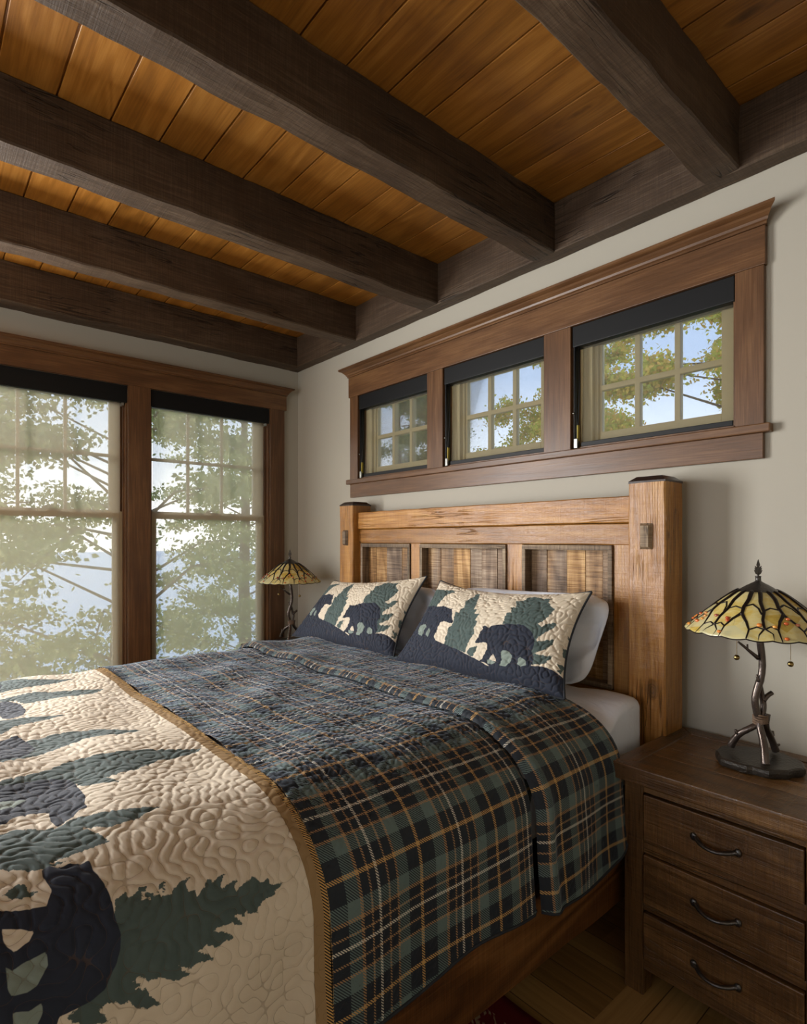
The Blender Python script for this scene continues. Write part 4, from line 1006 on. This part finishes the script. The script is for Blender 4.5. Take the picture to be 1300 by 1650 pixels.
    fin=MB()
    def leaf(c,d,l,w):
        d=Vector(d).normalized(); sd=d.cross(Fv).normalized()
        q=[Vector(c),Vector(c)+d*l*.4+sd*w,Vector(c)+d*l,Vector(c)+d*l*.4-sd*w]
        fin.add([p_+Fv*.0015 for p_ in q]+[p_-Fv*.0015 for p_ in q],[(0,1,2,3),(7,6,5,4),(0,4,5,1),(1,5,6,2),(2,6,7,3),(3,7,4,0)])
    zc=z1+.045
    fin.tube([(bx,by,zc),(bx,by,zc+.04)],[.002,.0014],6)
    leaf((bx,by,zc+.026),(0,0,1),.030,.0055)
    for k,zz in enumerate((.006,.014,.022)):
        for sg in (-1,1): leaf((bx,by,zc+zz),Rv*sg*.62+Vector((0,0,.8)),.021-.002*k,.0036)
    obj('finial',fin,M['metal'],L)['label']='leaf shaped metal finial'
    for (dx,ln,dep) in ((-.074,.075,-.01),(.062,.085,-.06)):
        top=P(dx,.425,dep); ch=MB()
        nn=int(ln/.0036)
        for k in range(nn): ch.ball((top.x,top.y,top.z-.0036*k),.0015,6)
        c_=obj('pull_chain',ch,M['brass'],L)
        obj('pull_ball',MB().ball((top.x,top.y,top.z-ln-.006),.0088,14),M['brass'],c_)
    return L
lamp=make_lamp((3.250,-.238,.7352),'leaded glass table lamp on the nightstand at the right')
l2=copy_tree(lamp); l2['label']='leaded glass table lamp beyond the bed beside the tall window'
l2.location=(.405,-.300,.7352); l2.rotation_euler=(0,0,math.radians(14))
# keep both rim beads and colours identical; it is the same model of lamp

# ================================================================ rug
rg=MB(); n=60
P=np.zeros((70,90,3))
for i,x in enumerate(np.linspace(2.30,4.05,70)):
    for j,y in enumerate(np.linspace(-3.1,-.852,90)): P[i,j]=(x,y,.010+.0012*math.sin(x*31)*math.sin(y*27))
o=gridobj('rug',P,M['rug']); m=o.modifiers.new('Solidify','SOLIDIFY'); m.thickness=.009; m.offset=-1
tag(o,'dark red patterned rug on the oak floor beside the bed','rug')
# ================================================================ outside
o=obj('lawn',MB().box(-14,30,.4,40,-3.8,-3.6).box(-14,-.4,-20,.4,-3.8,-3.6),M['grass']); tag(o,'grassy ground outside the windows','ground',None,'structure')
o=obj('lake',MB().box(-300,-13,-150,300,-4.4,-4.3),M['water']); tag(o,'bright lake water beyond the trees outside the tall windows','water',None,'structure')
def leaves_mesh(name,centres,radii,n,size,mat,parent,seed,flat=1.0):
    r=np.random.default_rng(seed); k=len(centres); c=np.array(centres)[r.integers(0,k,n)]; 
    R=np.array(radii)[r.integers(0,k,n)] if len(set(radii))>1 else np.full(n,radii[0])
    d=r.normal(size=(n,3)); d/=np.linalg.norm(d,axis=1)[:,None]; d[:,2]*=flat
    p=c+d*(R*r.uniform(0,1,n)**.5)[:,None]
    a=r.normal(size=(n,3));a/=np.linalg.norm(a,axis=1)[:,None]; b=np.cross(a,r.normal(size=(n,3)));b/=np.linalg.norm(b,axis=1)[:,None]
    s=size*r.uniform(.6,1.3,n)[:,None]
    V=np.stack([p-a*s*.5,p+b*s*.32,p+a*s*.5,p-b*s*.32],1).reshape(-1,3)
    off=Vector((0,0,0)); q=parent
    while q is not None: off=off+q.location; q=q.parent
    V=V-np.array(off); me=bpy.data.meshes.new(name)
    me.vertices.add(len(V)); me.vertices.foreach_set('co',V.astype(np.float32).ravel())
    me.loops.add(len(V)); me.loops.foreach_set('vertex_index',np.arange(len(V),dtype=np.int32))
    me.polygons.add(n); me.polygons.foreach_set('loop_start',np.arange(0,len(V),4,dtype=np.int32)); me.polygons.foreach_set('loop_total',np.full(n,4,np.int32))
    me.update(calc_edges=True); at=me.attributes.new('lr','FLOAT','POINT'); at.data.foreach_set('value',np.repeat(r.uniform(0,1,n),4).astype(np.float32))
    me.materials.append(mat); return link(bpy.data.objects.new(name,me),parent)
def tree(loc,h,crown,n,size,mat,label,seed,z0=.25,lean=(0,0),flat=.6,cl=.45,group='trees outside the tall windows'):
    r=random.Random(seed); t=thing('tree',loc,label,'tree',group)
    mb=MB(); x,y,z=loc; top=(x+lean[0],y+lean[1],z+h*.93)
    pts=[(x+lean[0]*k/6+r.uniform(-.06,.06),y+lean[1]*k/6+r.uniform(-.06,.06),z+h*.93*k/6) for k in range(7)]
    mb.tube(pts,[.017*h*(1-k/7.5) for k in range(7)],10)
    obj('trunk',mb,M['bark'],t); bm_=MB(); cs=[];rs=[]
    nb=int(16+h*3.2)
    for k in range(nb):
        f=z0+(1-z0)*((k+.5)/nb); base=Vector(pts[0]).lerp(Vector(pts[-1]),f); a=r.uniform(0,2*PI)
        ln=crown*(1-.65*f**2)*r.uniform(.6,1.1); up=r.uniform(-.25,.40)
        e=base+Vector((math.cos(a)*ln,math.sin(a)*ln,up*ln)); mid=base.lerp(e,.5)+Vector((r.uniform(-.1,.1),r.uniform(-.1,.1),.12*ln))
        bm_.tube([base,mid,e],[.014*ln*.5+.006,.008*ln*.5+.004,.003],6)
        for g_ in range(4):
            q=mid.lerp(e,g_/3.0)+Vector((r.uniform(-.3,.3),r.uniform(-.3,.3),r.uniform(-.15,.15)))*ln*.45; cs.append(tuple(q)); rs.append(cl*r.uniform(.5,1.1)*(.5+ln/crown*.5))
    obj('branches',bm_,M['bark'],t)
    # draw one radius per centre
    leaves_mesh('foliage',cs,rs,n,size,mat,t,seed,flat)
    return t
LB='leafy green tree '
ZG=-3.6
tree((-5.2,.05,ZG),10.5,3.2,38000,.08,M['leaf_g'],LB+'seen through the window beside the room corner',1,z0=.15,cl=.75,flat=.38)
tree((-6.2,-2.6,ZG),10.5,3.2,34000,.085,M['leaf_g'],LB+'seen through the window at the left edge',2,z0=.15,cl=.75,flat=.38)
tree((-11.5,5.0,ZG),12.5,3.2,30000,.11,M['leaf_g'],LB+'standing behind the others towards the corner',3,z0=.15,cl=.8,flat=.4)
G2='trees outside the transom windows'
tree((.5,7.2,ZG),11.0,3.0,100000,.08,M['leaf_y'],'yellowing tree seen through the transom nearest the camera',5,z0=.3,cl=.6,group=G2)
tree((-3.3,8.6,ZG),10.6,2.7,70000,.08,M['leaf_y'],'yellow-green tree seen through the middle transom',6,z0=.3,cl=.6,group=G2)
tree((-7.2,7.2,ZG),10.6,2.5,50000,.08,M['leaf_p'],'dark green tree seen through the transom by the corner',7,z0=.3,cl=.6,group=G2)

# ================================================================ light
w=bpy.data.worlds.new('sky'); bpy.context.scene.world=w; w.use_nodes=True; nt=w.node_tree; nt.nodes.clear()
tc=nt.nodes.new('ShaderNodeTexCoord'); sp=nt.nodes.new('ShaderNodeSeparateXYZ'); rp=nt.nodes.new('ShaderNodeValToRGB'); bg=nt.nodes.new('ShaderNodeBackground'); wo=nt.nodes.new('ShaderNodeOutputWorld')
nt.links.new(tc.outputs['Generated'],sp.inputs[0]); nt.links.new(sp.outputs[2],rp.inputs[0]); nt.links.new(rp.outputs[0],bg.inputs[0]); nt.links.new(bg.outputs[0],wo.inputs[0])
e=rp.color_ramp.elements; e[0].position=0.05; e[0].color=(1,1,1,1); e[1].position=.75; e[1].color=(.20,.34,.66,1)
m_=e.new(.13); m_.color=(.66,.72,.82,1)
m2_=e.new(.27); m2_.color=(.33,.43,.62,1)
bg.inputs[1].default_value=SKY
def area(name,loc,rot,sx,sy,power,col):
    l=bpy.data.lights.new(name,'AREA'); l.shape='RECTANGLE'; l.size=sx; l.size_y=sy; l.energy=power; l.color=col
    o=bpy.data.objects.new(name,l); C.objects.link(o); o.location=loc; o.rotation_euler=rot; return o
def portal(loc,rot,sx,sy):
    o=area('window_portal',loc,rot,sx,sy,1,(1,1,1)); o.data.cycles.is_portal=True
for a,b in LW: portal((-.2,(a+b)/2,1.55),(0,-PI/2,0),1.8,b-a)
for a,b in TR: portal(((a+b)/2,.2,2.13),(-PI/2,0,0),b-a,.6)
# daylight from the left windows outside the view, then an added front fill
area('daylight_left_window',(-.03,-3.42,1.56),(0,-PI/2,0),1.7,1.8,P_LEFT,(1,.985,.97))
area('front_fill_light',(2.3,RY+.02,1.56),(PI/2,0,0),2.5,1.7,P_FRONT,(.93,.96,1))  # added fill lamp at the unseen front opening, lifts the room's brightness
#area('daylight_right_window',(RX-.02,-3.65,1.6),(0,PI/2,0),1.4,1.4,P_RIGHT,(.93,.96,1))
s=bpy.data.lights.new('sun','SUN'); s.energy=SUN; s.angle=math.radians(SUNANG); s.color=(1,.95,.86)
so=bpy.data.objects.new('sun',s); C.objects.link(so)
d=Vector((1,.60,-.42)).normalized(); so.rotation_euler=d.to_track_quat('-Z','Y').to_euler(); so.location=(-8,-4,6)

# ================================================================ camera
cam=bpy.data.cameras.new('camera'); co_=bpy.data.objects.new('camera',cam); C.objects.link(co_)
co_.location=(CAMX,CAMY,1.45); co_.rotation_euler=(PI/2,0,math.radians(49.2))
cam.sensor_fit='HORIZONTAL'; cam.sensor_width=36; cam.lens=919/1300*36; cam.shift_y=45/1300; cam.clip_start=.05; cam.clip_end=500
sc=bpy.context.scene; sc.camera=co_
sc.view_settings.view_transform='Standard'; sc.view_settings.look='None'; sc.view_settings.exposure=EXPO; sc.view_settings.gamma=1; sc.view_settings.use_curve_mapping=False
sc.cycles.use_denoising=True; sc.cycles.max_bounces=10; sc.cycles.diffuse_bounces=6; sc.cycles.transparent_max_bounces=16
sc.cycles.caustics_reflective=False; sc.cycles.caustics_refractive=False; sc.cycles.sample_clamp_indirect=6
